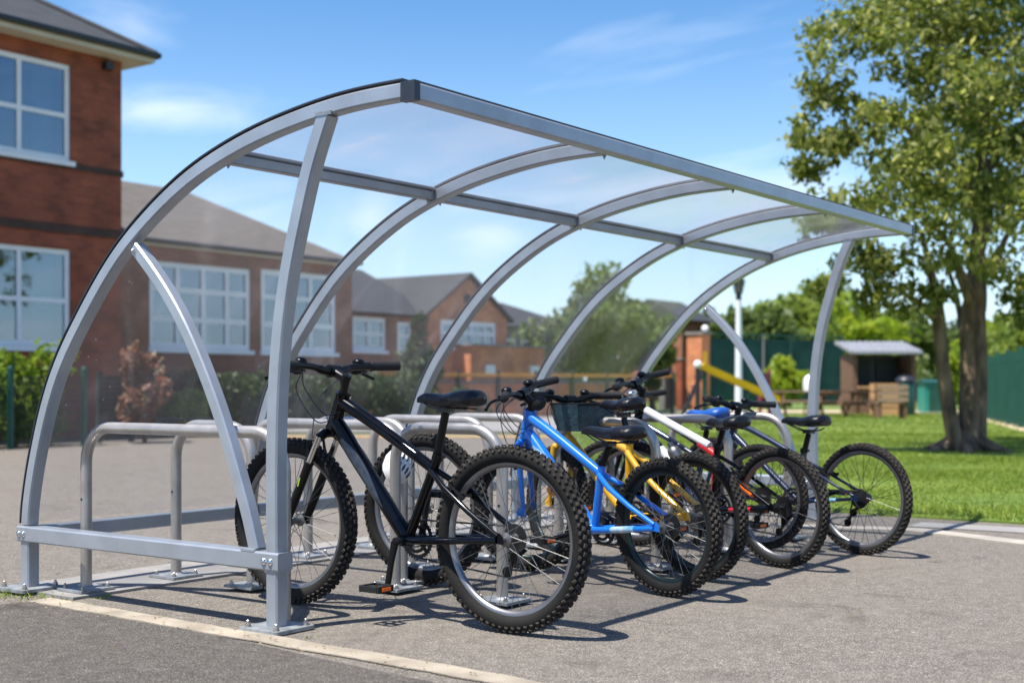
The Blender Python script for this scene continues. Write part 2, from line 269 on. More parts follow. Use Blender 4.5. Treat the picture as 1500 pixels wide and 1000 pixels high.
class MB:
    def __init__(s): s.v = []; s.f = []; s.sm = []

    def add(s, vs, fs, smooth=False):
        o = len(s.v); s.v += [tuple(p) for p in vs]; s.f += [tuple(i + o for i in f) for f in fs]; s.sm += [smooth] * len(fs); return s

    def box(s, c, size, R=None, ch=0.0):
        c = Vector(c); h = Vector(size) / 2; P = []
        for x in (-1, 1):
            for y in (-1, 1):
                for z in (-1, 1):
                    p = V(x * h.x, y * h.y, z * h.z); P.append(c + (R @ p if R else p))
        return s.add(P, [(0, 1, 3, 2), (4, 6, 7, 5), (0, 4, 5, 1), (2, 3, 7, 6), (0, 2, 6, 4), (1, 5, 7, 3)])

    def bb(s, x0, x1, y0, y1, z0, z1):
        return s.box(((x0 + x1) / 2, (y0 + y1) / 2, (z0 + z1) / 2), (abs(x1 - x0), abs(y1 - y0), abs(z1 - z0)))

    def sweep(s, path, sect, up=None, caps=True, smooth=False, scale=None):
        """sweep a closed 2-D section [(a,b)] along path; a runs along side, b along normal"""
        path = [Vector(p) for p in path]; n = len(path); m = len(sect); T = []
        for i in range(n):
            t = (path[min(i + 1, n - 1)] - path[max(i - 1, 0)])
            T.append(t.normalized() if t.length > 1e-9 else V(0, 0, 1))
        if up is None:
            up = V(0, 0, 1) if abs(T[0].z) < .9 else V(1, 0, 0)
            N_ = (up - T[0] * up.dot(T[0])).normalized(); fr = [N_]
            for i in range(1, n):
                N_ = T[i - 1].rotation_difference(T[i]) @ N_; N_ = (N_ - T[i] * N_.dot(T[i])).normalized(); fr.append(N_)
            sides = [T[i].cross(fr[i]) for i in range(n)]
        else:
            sides = [Vector(up)] * n; fr = [sides[i].cross(T[i]).normalized() for i in range(n)]
        P = []
        for i in range(n):
            k = scale[i] if scale else 1
            for a, b in sect: P.append(path[i] + sides[i] * (a * k) + fr[i] * (b * k))
        fs = []
        for i in range(n - 1):
            for j in range(m): fs.append((i * m + j, i * m + (j + 1) % m, (i + 1) * m + (j + 1) % m, (i + 1) * m + j))
        if caps: fs.append(tuple(range(m - 1, -1, -1))); fs.append(tuple((n - 1) * m + j for j in range(m)))
        return s.add(P, fs, smooth)

    def tube(s, path, r, n=10, caps=True):
        if isinstance(r, (int, float)): r = [r] * len(path)
        sec = [(math.cos(2 * PI * k / n), math.sin(2 * PI * k / n)) for k in range(n)]
        return s.sweep(path, sec, None, caps, True, r)

    def rtube(s, path, w, h, side, ch=.005):
        a, b = w / 2, h / 2
        sec = [(-a, -b + ch), (-a + ch, -b), (a - ch, -b), (a, -b + ch), (a, b - ch), (a - ch, b), (-a + ch, b), (-a, b - ch)]
        return s.sweep(path, sec, side)

    def lathe(s, prof, o, axis=(0, 0, 1), n=24, closed=False):
        ax = Vector(axis).normalized(); q = V(0, 0, 1).rotation_difference(ax); o = Vector(o); m = len(prof); P = []
        for k in range(n):
            a = 2 * PI * k / n
            for r, h in prof: P.append(o + q @ V(r * math.cos(a), r * math.sin(a), h))
        fs = []
        for k in range(n):
            k2 = (k + 1) % n
            for j in range(m if closed else m - 1):
                j2 = (j + 1) % m; fs.append((k * m + j, k2 * m + j, k2 * m + j2, k * m + j2))
        if not closed:
            if prof[0][0] > 1e-6: fs.append(tuple(k * m for k in range(n - 1, -1, -1)))
            if prof[-1][0] > 1e-6: fs.append(tuple(k * m + m - 1 for k in range(n)))
        return s.add(P, fs, True)

    def blob(s, c, r, n=10, m=7, R=None):
        c = Vector(c); P = [];
        for i in range(m + 1):
            th = PI * i / m
            for k in range(n):
                a = 2 * PI * k / n; p = V(r[0] * math.sin(th) * math.cos(a), r[1] * math.sin(th) * math.sin(a), r[2] * math.cos(th)); P.append(c + (R @ p if R else p))
        fs = [(i * n + k, (i + 1) * n + k, (i + 1) * n + (k + 1) % n, i * n + (k + 1) % n) for i in range(m) for k in range(n)]
        return s.add(P, fs, True)

    def poly(s, pts): return s.add(pts, [tuple(range(len(pts)))])

    def prism(s, pts, off):
        n = len(pts); off = Vector(off); P = [Vector(p) for p in pts] + [Vector(p) + off for p in pts]
        return s.add(P, [tuple(range(n - 1, -1, -1)), tuple(range(n, 2 * n))] + [(i, (i + 1) % n, n + (i + 1) % n, n + i) for i in range(n)])

    def mesh(s, name, m):
        me = bpy.data.meshes.new(name); me.from_pydata(s.v, [], s.f); me.polygons.foreach_set('use_smooth', s.sm)
        me.materials.append(m)
        if any(s.sm): me.set_sharp_from_angle(angle=math.radians(42))
        me.update(); return me

    def build(s, name, m, parent=None, label=None):
        o = bpy.data.objects.new(name, s.mesh(name, m)); COL.objects.link(o)
        if parent: o.parent = parent
        if label: o['label'] = label
        return o


def empty(name, loc, rz=0.0, rot=None):
    o = bpy.data.objects.new(name, None); COL.objects.link(o); o.location = loc; o.rotation_euler = rot or (0, 0, rz); o.empty_display_size = .2; return o


def tag(o, label, cat, group=None):
    o['label'] = label; o['category'] = cat
    if group: o['group'] = group
    return o


def thing(name, label, cat, loc, rz=0.0, group=None, rot=None): return tag(empty(name, loc, rz, rot), label, cat, group)


def struct(o, kind='structure'): o['kind'] = kind; return o


def copy_tree(o, parent=None):
    c = o.copy(); COL.objects.link(c)
    if parent: c.parent = parent
    for ch in [x for x in o.children]: copy_tree(ch, c)
    return c


def bspline(P, k=8):
    P = [Vector(p) for p in P]; Q = [P[0], P[0]] + P + [P[-1], P[-1]]; out = []
    for i in range(len(Q) - 3):
        a, b, c, d = Q[i:i + 4]
        for j in range(k):
            t = j / k
            out.append((a * (1 - t) ** 3 + b * (3 * t ** 3 - 6 * t * t + 4) + c * (-3 * t ** 3 + 3 * t * t + 3 * t + 1) + d * t ** 3) / 6)
    out.append(P[-1]); return out


def catmull(P, k=6):
    P = [Vector(p) for p in P]; Q = [2 * P[0] - P[1]] + P + [2 * P[-1] - P[-2]]; out = []
    for i in range(len(Q) - 3):
        a, b, c, d = Q[i:i + 4]
        for j in range(k):
            t = j / k; out.append(.5 * (2 * b + (c - a) * t + (2 * a - 5 * b + 4 * c - d) * t * t + (3 * b - a - 3 * c + d) * t ** 3))
    out.append(P[-1]); return out


def gp(u, v, z=0.0):
    d = FW + RT * ((u - 750) / F) + V(0, 0, 1) * ((VH - v) / F); t = (z - CAM.z) / d.z; return CAM + d * t


def at(u, d, v=None):
    p = CAM + (FW + RT * ((u - 750) / F)) * d
    p.z = 0.0 if v is None else CAM.z + (VH - v) / F * d
    return p

# ------------------------------------------------------------------ ground


def sheet(name, pts, z, m, thick=None):
    b = MB(); P = [V(p[0], p[1], z) for p in pts]
    if thick: b.prism([V(p.x, p.y, z - thick) for p in P], (0, 0, thick))
    else: b.poly(P)
    return struct(b.build(name, m))


sheet('ground', [(-500, -500), (600, -500), (600, 600), (-500, 600)], -.02, M['ground'])
park = [(-40, -40), (60, -40), (60, -8)] + [tuple(gp(u, v)[:2]) for u, v in ((1700, 779), (1500, 767), (1288, 754), (1050, 735), (850, 690), (832, 640))] + [tuple(at(815, 24)[:2]), tuple(at(-200, 24)[:2]), (-40, 30)]
sheet('car_park', park, 0.0, M['asphalt'])
sheet('drive', [(-40, -40), (-2.6, -40), (-.34, -1.3), (-.29, -.7), (-.19, .2), (-.17, 1.27), (-1.2, 1.5), (-40, 4)], .0035, M['drive'])


def strip(name, pts, w, z, m, h=0.0):
    pts = [V(p[0], p[1], 0) for p in pts]; l = []; r = []
    for i, p in enumerate(pts):
        t = (pts[min(i + 1, len(pts) - 1)] - pts[max(0, i - 1)]).normalized(); n = V(-t.y, t.x, 0) * (w / 2); l.append(p + n); r.append(p - n)
    b = MB(); k = len(pts)
    top = [V(p.x, p.y, z) for p in l] + [V(p.x, p.y, z) for p in r]
    b.add(top, [(i, i + 1, k + i + 1, k + i) for i in range(k - 1)])
    if h:
        for q in (l, r): b.add([V(p.x, p.y, z) for p in q] + [V(p.x, p.y, z - h) for p in q], [(i, i + 1, k + i + 1, k + i) for i in range(k - 1)])
    return struct(b.build(name, m))


ln = []
for i in range(40):
    t = i / 39; ln.append((-.118 - .10 * t - .55 * max(0, t - .55) ** 1.2 + random.uniform(-.006, .006), 1.26 - 4.2 * t))
strip('painted_line', ln, .105, .0075, M['line'], .004)
strip('footway', [gp(1340, 768), gp(1500, 777), gp(1800, 800)], .30, .004, M['road'])
strip('kerb', [gp(1130, 770), gp(1340, 777), gp(1500, 796), gp(1800, 838)], .17, .010, M['kerb'], .02)
sheet('foundation_strip', [(-.03, 1.16), (4.9, 1.16), (4.9, 1.66), (-.03, 1.66)], .012, M['slab'], .02)
lawn_pts = [gp(u, v) for u, v in ((1720, 782), (1500, 768), (1288, 755), (1050, 736), (850, 692), (836, 640))] + [at(825, 27), at(1000, 34), at(1250, 41), at(1440, 40), at(1560, 24), at(1900, 12)]
sheet('lawn', [(p.x, p.y) for p in lawn_pts], .014, M['soil'], .03)
strip('ochre_line', [at(-100, 22.6), at(812, 22.6)], .55, .006, M['ochre'])
sheet('road', [tuple(at(u, d)[:2]) for u, d in ((-300, 25), (815, 25), (960, 33), (1100, 38), (1100, 41), (800, 37.5), (-300, 37))], .004, M['road'])
sheet('sandy_path', [tuple(at(u, d)[:2]) for u, d in ((820, 43), (1560, 43), (1560, 47), (820, 47))], .004, M['sand'])


def inside(x, y, P):
    c = np.zeros(len(x), bool); j = len(P) - 1
    for i in range(len(P)):
        xi, yi, xj, yj = P[i].x, P[i].y, P[j].x, P[j].y
        if yi != yj: c ^= ((yi > y) != (yj > y)) & (x < (xj - xi) * (y - yi) / (yj - yi) + xi)
        j = i
    return c


def np_mesh(name, verts, k, m, parent=None):
    nf = len(verts) // k; me = bpy.data.meshes.new(name)
    me.vertices.add(len(verts)); me.vertices.foreach_set('co', verts.astype(np.float32).ravel())
    me.loops.add(len(verts)); me.loops.foreach_set('vertex_index', np.arange(len(verts), dtype=np.int32))
    me.polygons.add(nf); me.polygons.foreach_set('loop_start', np.arange(0, len(verts), k, dtype=np.int32))
    me.materials.append(m); me.update(calc_edges=True)
    o = bpy.data.objects.new(name, me); COL.objects.link(o)
    if parent: o.parent = parent
    return o


def blades(n, d0, d1, u0, u1, P, h, w, z0=.012):
    d = np.sqrt(NR.rand(n) * (d1 * d1 - d0 * d0) + d0 * d0); u = u0 + NR.rand(n) * (u1 - u0); k = (u - 750) / F * d
    x = CAM.x + FW.x * d + RT.x * k; y = CAM.y + FW.y * d + RT.y * k
    if P: ok = inside(x, y, P); x, y, d = x[ok], y[ok], d[ok]
    n = len(x); a = NR.rand(n) * 2 * PI; hh = h * (.5 + NR.rand(n)) * (.8 + .5 * np.sin(x * 2.1 + y) * np.sin(y * 1.7)); ww = w * (.7 + .6 * NR.rand(n)) * np.maximum(1, d / 11); lx = NR.randn(n) * .4 * hh; ly = NR.randn(n) * .4 * hh
    v = np.zeros((n, 3, 3)); v[:, 0] = np.stack([x - ww * np.cos(a), y - ww * np.sin(a), np.full(n, z0)], 1); v[:, 1] = np.stack([x + ww * np.cos(a), y + ww * np.sin(a), np.full(n, z0)], 1); v[:, 2] = np.stack([x + lx, y + ly, z0 + hh], 1)
    return v.reshape(-1, 3)


gv = np.concatenate([blades(60000, 8, 16, 780, 1560, lawn_pts, .026, .0045), blades(60000, 8, 24, 780, 1560, lawn_pts, .028, .005), blades(50000, 12, 40, 780, 1560, lawn_pts, .034, .0055)])
struct(np_mesh('grass', gv, 3, M['blade']), 'stuff')
wv = []
for (u, v, n, s) in ((20, 874, 90, .04), (52, 877, 60, .03), (85, 880, 35, .02), (150, 877, 30, .02), (10, 868, 40, .03), (190, 905, 14, .012), (350, 930, 18, .014), (455, 935, 12, .012), (110, 884, 16, .012), (135, 888, 12, .01), (240, 905, 10, .01), (300, 919, 14, .012), (505, 955, 10, .01), (95, 868, 14, .012), (1300, 757, 60, .03)):
    c = gp(u, v)
    for i in range(n):
        x = c.x + random.gauss(0, s * 1.6); y = c.y + random.gauss(0, s * 1.6); a = random.random() * 6.3; h = random.uniform(.006, s); w_ = .0025
        wv += [(x - w_ * math.cos(a), y - w_ * math.sin(a), .002), (x + w_ * math.cos(a), y + w_ * math.sin(a), .002), (x + random.gauss(0, h * .6), y + random.gauss(0, h * .6), h)]
struct(np_mesh('weeds', np.array(wv), 3, M['blade']), 'stuff')

lv = []
for i in range(170):
    d = 4.2 + 5.5 * random.random(); u = random.uniform(0, 1500); c = at(u, d)
    if random.random() < .55: c = V(-.13 - .12 * random.random() + .05 * random.gauss(0, 1), random.uniform(-1.2, 1.3), 0)
    a = random.random() * 6.3; w_ = random.uniform(.003, .010); e1 = V(math.cos(a), math.sin(a), 0) * w_; e2 = V(-math.sin(a), math.cos(a), 0) * w_ * .55; z = .0125
    lv += [tuple(c - e1 + V(0, 0, z)), tuple(c + e2 + V(0, 0, z + .002)), tuple(c + e1 + V(0, 0, z + .004)), tuple(c - e2 + V(0, 0, z + .001))]
M['litter'] = leaf_mat('dry_leaf', [(.10, .06, .03), (.20, .13, .06), (.30, .24, .15)], .15)
struct(np_mesh('leaf_litter', np.array(lv), 4, M['litter']), 'stuff')

# ------------------------------------------------------------------ cycle shelter
AX = [0, 1.26, 2.43, 3.56, 4.80]
ARCH = [(1.505, .29), (1.50, .36), (1.47, .50), (1.42, .66), (1.355, .83), (1.26, 1.0), (1.10, 1.19), (.94, 1.365), (.77, 1.50), (.5, 1.66), (.27, 1.742), (.05, 1.80), (-.25, 1.846), (-.44, 1.857), (-.615, 1.857)]
arch2 = bspline([V(0, y, z) for y, z in ARCH], 5)


def offset_path(path, d):
    out = []
    for i, p in enumerate(path):
        t = (path[min(i + 1, len(path) - 1)] - path[max(i - 1, 0)]).normalized(); out.append(p + V(0, t.z, -t.y) * d)
    return out


def sx(path, x): return [V(x, p.y, p.z) for p in path]


def bolt_at(p, parent, s=.011, axis=(0, 0, 1)):
    b = MB(); b.lathe([(s * 1.25, 0), (s * 1.25, s * .25), (s, s * .25), (s, s * 1.2), (s * .55, s * 1.25), (s * .55, s * 2.0), (s * .35, s * 2.2), (0, s * 2.2)], p, axis, 6); b.sm = [False] * len(b.sm)
    return b.build('bolt', M['bolt'], parent)


def dome_bolt(p, parent, axis, s=.011):
    b = MB(); b.lathe([(s * 1.15, 0), (s, s * .5), (s * .5, s * .85), (0, s * .95)], p, axis, 12); return b.build('bolt', M['chrome'], parent)


def base_plate(x, y, parent, w=.19, z=.014, bolts=True, th=.013, rz=0):
    b = MB(); h = w / 2; c = .008
    b.prism([V(x - h + c, y - h, z), V(x + h - c, y - h, z), V(x + h, y - h + c, z), V(x + h, y + h - c, z), V(x + h - c, y + h, z), V(x - h + c, y + h, z), V(x - h, y + h - c, z), V(x - h, y - h + c, z)], (0, 0, th))
    pl = b.build('base_plate', M['plate'], parent)
    if bolts:
        for i in (-1, 1):
            for j in (-1, 1): bolt_at((x + i * h * .74, y + j * h * .74, z + th), parent)
    return pl


sh = thing('bike_shelter', 'grey steel cycle shelter with curved clear roof over the row of bikes', 'shelter', (0, 0, 0))
wrap = .036
for k, x in enumerate(AX):
    a = MB(); a.rtube(sx(arch2, x), .056, .054, (1, 0, 0), .006)
    a.rtube([(x, 1.505, .012), (x, 1.505, .285)], .058, .058, (1, 0, 0), .006)
    ao = a.build('arch_frame', M['steel'], sh)
    base_plate(x, 1.505, ao, .20, .012)
    g = MB(); g.rtube(sx(offset_path(arch2[2:], .037), x), .052, .009, (1, 0, 0), .002); g.build('gasket', M['gasket'], ao)
post = bspline([V(0, y, z) for y, z in ((0, .0), (0.0, .25), (.004, .5), (.0, .78), (-.02, 1.04), (-.062, 1.28), (-.12, 1.47), (-.175, 1.65), (-.235, 1.78), (-.256, 1.826))], 6)
brace = bspline([V(0, y, z) for y, z in ((.10, .285), (.135, .40), (.175, .50), (.24, .66), (.325, .84), (.43, 1.02), (.54, 1.18), (.67, 1.32), (.785, 1.425))], 5)
for x in (AX[0], AX[-1]):
    p = MB(); p.rtube(sx(post, x), .058, .058, (1, 0, 0), .006); po = p.build('front_post', M['steel'], sh)
    base_plate(x, 0, po, .195, .004)
    cap = MB(); cap.box((x - .029, -.260, 1.824), (.006, .075, .014)); cap.build('weld_cap', M['bolt'], po)
    b = MB(); b.rtube(sx(brace, x), .05, .05, (1, 0, 0), .006); bo = b.build('brace', M['steel'], sh)
    f = MB(); f.box((x, .115, .284), (.075, .07, .008)); f.build('foot_flange', M['steel'], bo)
    dome_bolt((x - .031, .775, 1.41), bo, (-1, 0, 0), .009)
    r = MB(); r.rtube([(x, -.043, .25), (x, 1.547, .25)], .074, .066, (1, 0, 0), .006); ro = r.build('side_rail', M['steel'], sh)
    for y in (-.004, .03, 1.5, 1.53): dome_bolt((x - .037, y, .25), ro, (-1, 0, 0))
for i in range(4):
    b = MB(); b.rtube([(AX[i] + .03, 1.50, .25), (AX[i + 1] - .03, 1.50, .25)], .05, .062, (0, 1, 0), .005); b.build('back_rail', M['steel'], sh)
    b = MB(); x0, x1 = AX[i] + .0305, AX[i + 1] - .0305
    b.rtube([(x0, .305, 1.735), (x1, .305, 1.735)], .045, .042, (0, 1, 0), .005)
    b.rtube([(x0, .285, 1.764), (x1, .285, 1.764)], .026, .014, (0, 1, 0), .003); po = b.build('purlin', M['steel'], sh)
    for xx in (x0 + .012, x1 - .012): bolt_at((xx, .305, 1.7135), po, .007, (0, 0, -1))
    # clear sheets, a roof one above the purlin and a back one below it
    full = offset_path(arch2, .0302); top = [p for p in full if p.y < .30]; low = [p for p in full if p.y >= .30]
    for nm, pth in (('roof_sheet', top), ('back_sheet', low)):
        if nm == 'back_sheet': pth = pth[3:]
        s = MB(); xm = (AX[i] + AX[i + 1]) / 2; w = AX[i + 1] - AX[i] - .004; s.sweep(sx(pth, xm), [(-w / 2, -.002), (w / 2, -.002), (w / 2, .002), (-w / 2, .002)], (1, 0, 0), True, True)
        s.build(nm, M['roof_sheet' if nm == 'roof_sheet' else 'sheet'], sh)
b = MB(); b.rtube([(-.002, -.645, 1.851), (4.765, -.645, 1.851)], .055, .058, (0, 1, 0), .006); fb = b.build('front_beam', M['steel'], sh)
g = MB(); g.box((2.382, -.640, 1.884), (4.765, .05, .008)); g.build('gasket', M['gasket'], fb)
for x in (-.017, 4.78): c = MB(); c.box((x, -.645, 1.852), (.03, .061, .066)); c.build('end_cap', M['gasket'], fb)
for x in AX[1:4]: bolt_at((x, -.60, 1.829), fb, .008, (0, 0, -1))

# ------------------------------------------------------------------ cycle stands


def hoop(x, y0, y1, label, x1=None, ztop=.705, r=.024, rad=.15, bolts=True, ends=(-1, 1)):
    t = thing('cycle_stand', label, 'cycle stand', (x, (y0 + y1) / 2, 0), 0, 'tubular cycle stands')
    h = (y1 - y0) / 2; P = [V(0, -h, .012)]; P += [V(0, -h, z) for z in (.2, .4, ztop - rad)]
    for a in range(1, 8): th = PI / 2 * a / 8; P.append(V(0, -h + rad * (1 - math.cos(th)), ztop - rad + rad * math.sin(th)))
    P += [V(0, -h + rad, ztop), V(0, h - rad, ztop)]
    for a in range(1, 8): th = PI / 2 * a / 8; P.append(V(0, h - rad + rad * math.sin(th), ztop - rad + rad * math.cos(th)))
    P += [V(0, h, z) for z in (ztop - rad, .4, .2, .012)]
    b = MB(); b.tube(P, r, 14); b.build('hoop_tube', M['hoop'], t)
    for s in ends:
        pl = MB(); w = .085; pl.prism([V(-w, s * h - w, .014), V(w, s * h - w, .014), V(w, s * h + w, .014), V(-w, s * h + w, .014)], (0, 0, .011)); pl.lathe([(r + .012, .025), (r + .002, .034)], (0, s * h, 0), (0, 0, 1), 14); po = pl.build('base_plate', M['plate'], t)
        if bolts:
            for i, j in ((-1, -1), (1, -1), (-1, 1), (1, 1)): bolt_at((i * w * .72, s * h + j * w * .72, .025), po, .009)
        sc = MB(); sc.lathe([(.006, 0), (.006, .002), (0, .002)], (-r + .001, s * h, .40), (-1, 0, 0), 8); sc.build('set_screw', M['gasket'], t)


hoop(.12, .085, 1.28, 'long steel cycle stand nearest the camera, an empty stand behind the near side rail', ends=(1,))
hoop(.60, .78, 1.28, 'short steel cycle stand second from the left, beside the black bike front wheel')
hoop(1.06, .32, 1.28, 'steel cycle stand behind the black bike handlebar')
hoop(1.46, .62, 1.30, 'steel back row cycle stand seen through the black bike front wheel spokes')
hoop(1.95, .52, 1.30, 'steel back row cycle stand behind the blue bike head tube')
hoop(2.52, .62, 1.30, 'steel back row cycle stand behind the dark teal basket')
hoop(.92, -.33, .24, 'steel front row cycle stand just right of the black bike saddle')
hoop(2.14, -.34, .22, 'steel front row cycle stand against the yellow bike, right of the blue bike saddle')
hoop(2.92, -.33, .40, 'steel front row cycle stand behind the white and red bike')
hoop(3.66, -.33, .42, 'steel front row cycle stand farthest to the right, beside the navy bike')

# ------------------------------------------------------------------ bicycles
_cache = {}


def tyre_mesh(r, rt, knob):
    key = ('t', r, rt, knob)
    if key in _cache: return _cache[key]
    b = MB(); nb = 0; R = r - rt - knob; sec = []
    for k in range(14):
        a = 2 * PI * k / 14; sec.append((R + rt * .98 * math.cos(a), rt * math.sin(a)))
    b.lathe(sec, (0, 0, 0), (0, 1, 0), 72, closed=True); nb = len(b.f)
    if knob > 0:
        n = int(2 * PI * r / .030)
        for k in range(n):
            for row, (al, off, lw, ll) in enumerate(((-62, .5, .009, .012), (-32, .0, .010, .015), (0, .5, .011, .014), (32, .0, .010, .015), (62, .5, .009, .012))):
                th = 2 * PI * (k + off) / n; al = math.radians(al); tw = .35 * (1 if al > 0 else -1 if al < 0 else 0)
                er = V(math.cos(th), 0, math.sin(th)); et = V(-math.sin(th), 0, math.cos(th)); ey = V(0, 1, 0)
                nrm = er * math.cos(al) + ey * math.sin(al); sd = ey * math.cos(al) - er * math.sin(al)
                e1 = et * math.cos(tw) + sd * math.sin(tw); e2 = sd * math.cos(tw) - et * math.sin(tw)
                c = er * R + nrm * (rt - .001); P = []
                for zz, sc in ((0, 1.15), (knob + .001, .85)):
                    for i, j in ((-1, -1), (1, -1), (1, 1), (-1, 1)): P.append(c + nrm * zz + e1 * (i * ll / 2 * sc) + e2 * (j * lw / 2 * sc))
                b.add(P, [(4, 5, 6, 7), (0, 1, 5, 4), (1, 2, 6, 5), (2, 3, 7, 6), (3, 0, 4, 7)])
    me = b.mesh('tyre', M['tyre']); me.materials.append(M['tread']); me.polygons.foreach_set('material_index', [0 if i < nb else 1 for i in range(len(b.f))]); _cache[key] = me; return me


def rim_mesh(r, rt, m):
    key = ('r', r, rt, m)
    if key in _cache: return _cache[key]
    R = r - 2 * rt - .002; b = MB()
    b.lathe([(R + .007, -.0135), (R + .007, .0135), (R - .006, .0135), (R - .016, .006), (R - .018, 0), (R - .016, -.006), (R - .006, -.0135)], (0, 0, 0), (0, 1, 0), 72, closed=True)
    _cache[key] = b.mesh('rim', M[m]); return _cache[key]


def spoke_mesh(r, rt, m):
    key = ('s', r, rt, m)
    if key in _cache: return _cache[key]
    R = r - 2 * rt - .016; b = MB(); n = 32
    b.lathe([(.010, -.055), (.010, -.040), (.026, -.034), (.026, -.029), (.015, -.024), (.013, 0), (.015, .024), (.026, .029), (.026, .034), (.010, .040), (.010, .055)], (0, 0, 0), (0, 1, 0), 16)
    for k in range(n):
        sd = 1 if k % 2 else -1; a = 2 * PI * k / n; cr = .42 * (1 if (k // 2) % 2 else -1)
        p0 = V(.024 * math.cos(a + cr * 1.9), sd * .031, .024 * math.sin(a + cr * 1.9)); p1 = V(R * math.cos(a), sd * .004, R * math.sin(a)); b.tube([p0, p1], .00125, 5, False)
    _cache[key] = b.mesh('spokes', M[m]); return _cache[key]


def link(name, me, parent, loc=None, rot=None):
    o = bpy.data.objects.new(name, me); COL.objects.link(o); o.parent = parent
    if loc is not None: o.location = loc
    if rot is not None: o.rotation_euler = rot
    return o


def bike(name, label, rear, front, lean=0.0, **q):
    """local frame: x forward from the rear wheel's contact, y to the rider's left, z up"""
    A = dict(r=.30, rt=.026, knob=.005, wb=None, bb=(.41, .26), st=(.35, .52), sc=(.31, .64), nose=(.44, .70), tail=(.19, .69), ht=(.85, .77), hb=(.89, .645), sp=(.84, .80), bar=(.88, .84), W=.29, steer=0, frame='blue', fork=None, rim='alloy', spoke='spoke', susp=False,
             saddle='vinyl', dt=.021, tt=.017, stay=.0085, crank=-60, dside=-1, decal=None, fr=None, bell=False, stays=None, grip='rubber', drop_bar=.02, hd=.023, sus_col='black', reflector=None)
    A.update(q); g = lambda k: A[k]
    rear = V(*rear, 0); front = V(*front, 0); d = front - rear; wb = g('wb') or d.length; az = math.atan2(d.y, d.x)
    R = Matrix.Rotation(az, 3, 'Z') @ Matrix.Rotation(lean, 3, 'X')
    T = thing(name, label, 'bicycle', rear, rot=R.to_euler(), group=None)
    r = g('r'); fr = g('fr') or r; P3 = lambda p, y=0.0: V(p[0], y, p[1])
    bb, st, sc, ht, hb, sp, bar = (P3(g(k)) for k in ('bb', 'st', 'sc', 'ht', 'hb', 'sp', 'bar'))
    fm = M[g('frame')]; hubr = V(0, 0, r); hubf = V(wb, 0, fr)
    # --- frame
    b = MB(); ax = (ht - hb).normalized()
    b.tube([hb - ax * .004, hb + ax * .012, ht - ax * .012, ht + ax * .004], [g('hd') * 1.12, g('hd'), g('hd'), g('hd') * 1.12], 14)
    t0 = ht - ax * .028 if (ht - hb).length > .1 else ht - ax * .02
    t1 = st + (st - bb).normalized() * -.03
    mid = t0.lerp(t1, .5) + V(0, 0, .006)
    b.tube([t0, t0.lerp(mid, .5) + V(0, 0, .003), mid, t1], [g('tt') * 1.15, g('tt') * 1.05, g('tt'), g('tt') * .92], 14)
    d0 = hb + ax * .03; b.tube([d0, d0.lerp(bb, .12), d0.lerp(bb, .5), bb], [g('dt') * .95, g('dt') * 1.08, g('dt'), g('dt') * .95], 14)
    b.tube([bb, st, st + (st - bb).normalized() * .02], .0185, 12)
    b.lathe([(.022, -.036), (.022, .036)], bb, (0, 1, 0), 16)
    sy = .064
    sg = (st - bb).normalized(); ss = st - sg * .035
    for s in (-1, 1):
        e = hubr + V(0, s * sy, 0)
        b.tube([ss + V(0, s * .014, 0), ss.lerp(e, .25) + V(0, s * .034, 0), ss.lerp(e, .6) + V(0, s * .024, 0), e + V(.012, 0, .014)], [g('stay') * 1.05, g('stay'), g('stay') * .95, g('stay') * .85], 10)
        c0 = bb + V(-.01, s * .024, 0)
        b.tube([c0, c0.lerp(e, .3) + V(0, s * .014, 0), c0.lerp(e, .65) + V(0, s * .010, 0), e + V(.014, 0, -.002)], [g('stay') * 1.35, g('stay') * 1.25, g('stay') * 1.1, g('stay')], 10)
        b.prism([e + V(-.016, -.003 * 1, -.014), e + V(.02, -.003, -.012), e + V(.03, -.003, .004), e + V(.02, -.003, .024), e + V(.004, -.003, .026), e + V(-.012, -.003, .012)], (0, .006, 0))
    br = ss.lerp(hubr, .32); b.tube([br + V(0, -.04, 0), br + V(0, .04, 0)], .006, 8)
    fo = b.build('frame', fm, T)
    if g('decal'):
        dd = d0.lerp(bb, .16); de = d0.lerp(bb, .74); k = MB()
        axd = (de - dd).normalized(); nrm = V(0, 1, 0).cross(axd).normalized(); n1 = 14
        for sgn in (-1, 1):
            pts = []
            for i in range(n1 + 1):
                t = i / n1; w = .85 * math.sin(PI * min(1, max(.03, t)) ** .7); rr = g('dt') * (1.09 - .09 * min(1, t * 2)) + .0012; p = dd.lerp(de, t)
                for j in (-1, -.5, 0, .5, 1): a = j * w; pts.append(p + V(0, sgn * rr * math.cos(a), 0) + nrm * (rr * math.sin(a)))
            k.add(pts, [(i * 5 + j, i * 5 + j + 1, (i + 1) * 5 + j + 1, (i + 1) * 5 + j) for i in range(n1) for j in range(4)], True)
        k.build('graphic', M[g('decal')], fo)
    if g('stays'):
        k = MB(); e = hubr + V(0, sy, 0); c0 = bb + V(-.01, .024, 0)
        k.tube([c0.lerp(e, .35) + V(0, .0135, 0), c0.lerp(e, .7) + V(0, .009, 0)], g('stay') * 1.22, 10); k.build('stay_sleeve', M[g('stays')], fo)
    # --- seat
    b = MB(); b.tube([st, sc + V(0, 0, -.005)], .0155, 12); b.build('seatpost', M['black'], T)
    b = MB(); b.lathe([(.0215, 0), (.0215, .024)], st + sg * .008, sg, 14); b.box(st + sg * .02 + V(-.022, 0, 0), (.012, .02, .014)); b.build('seat_clamp', M['black'], T)
    n_, t_ = P3(g('nose')), P3(g('tail')); b = MB(); K = 40; ring = 14; pts = []
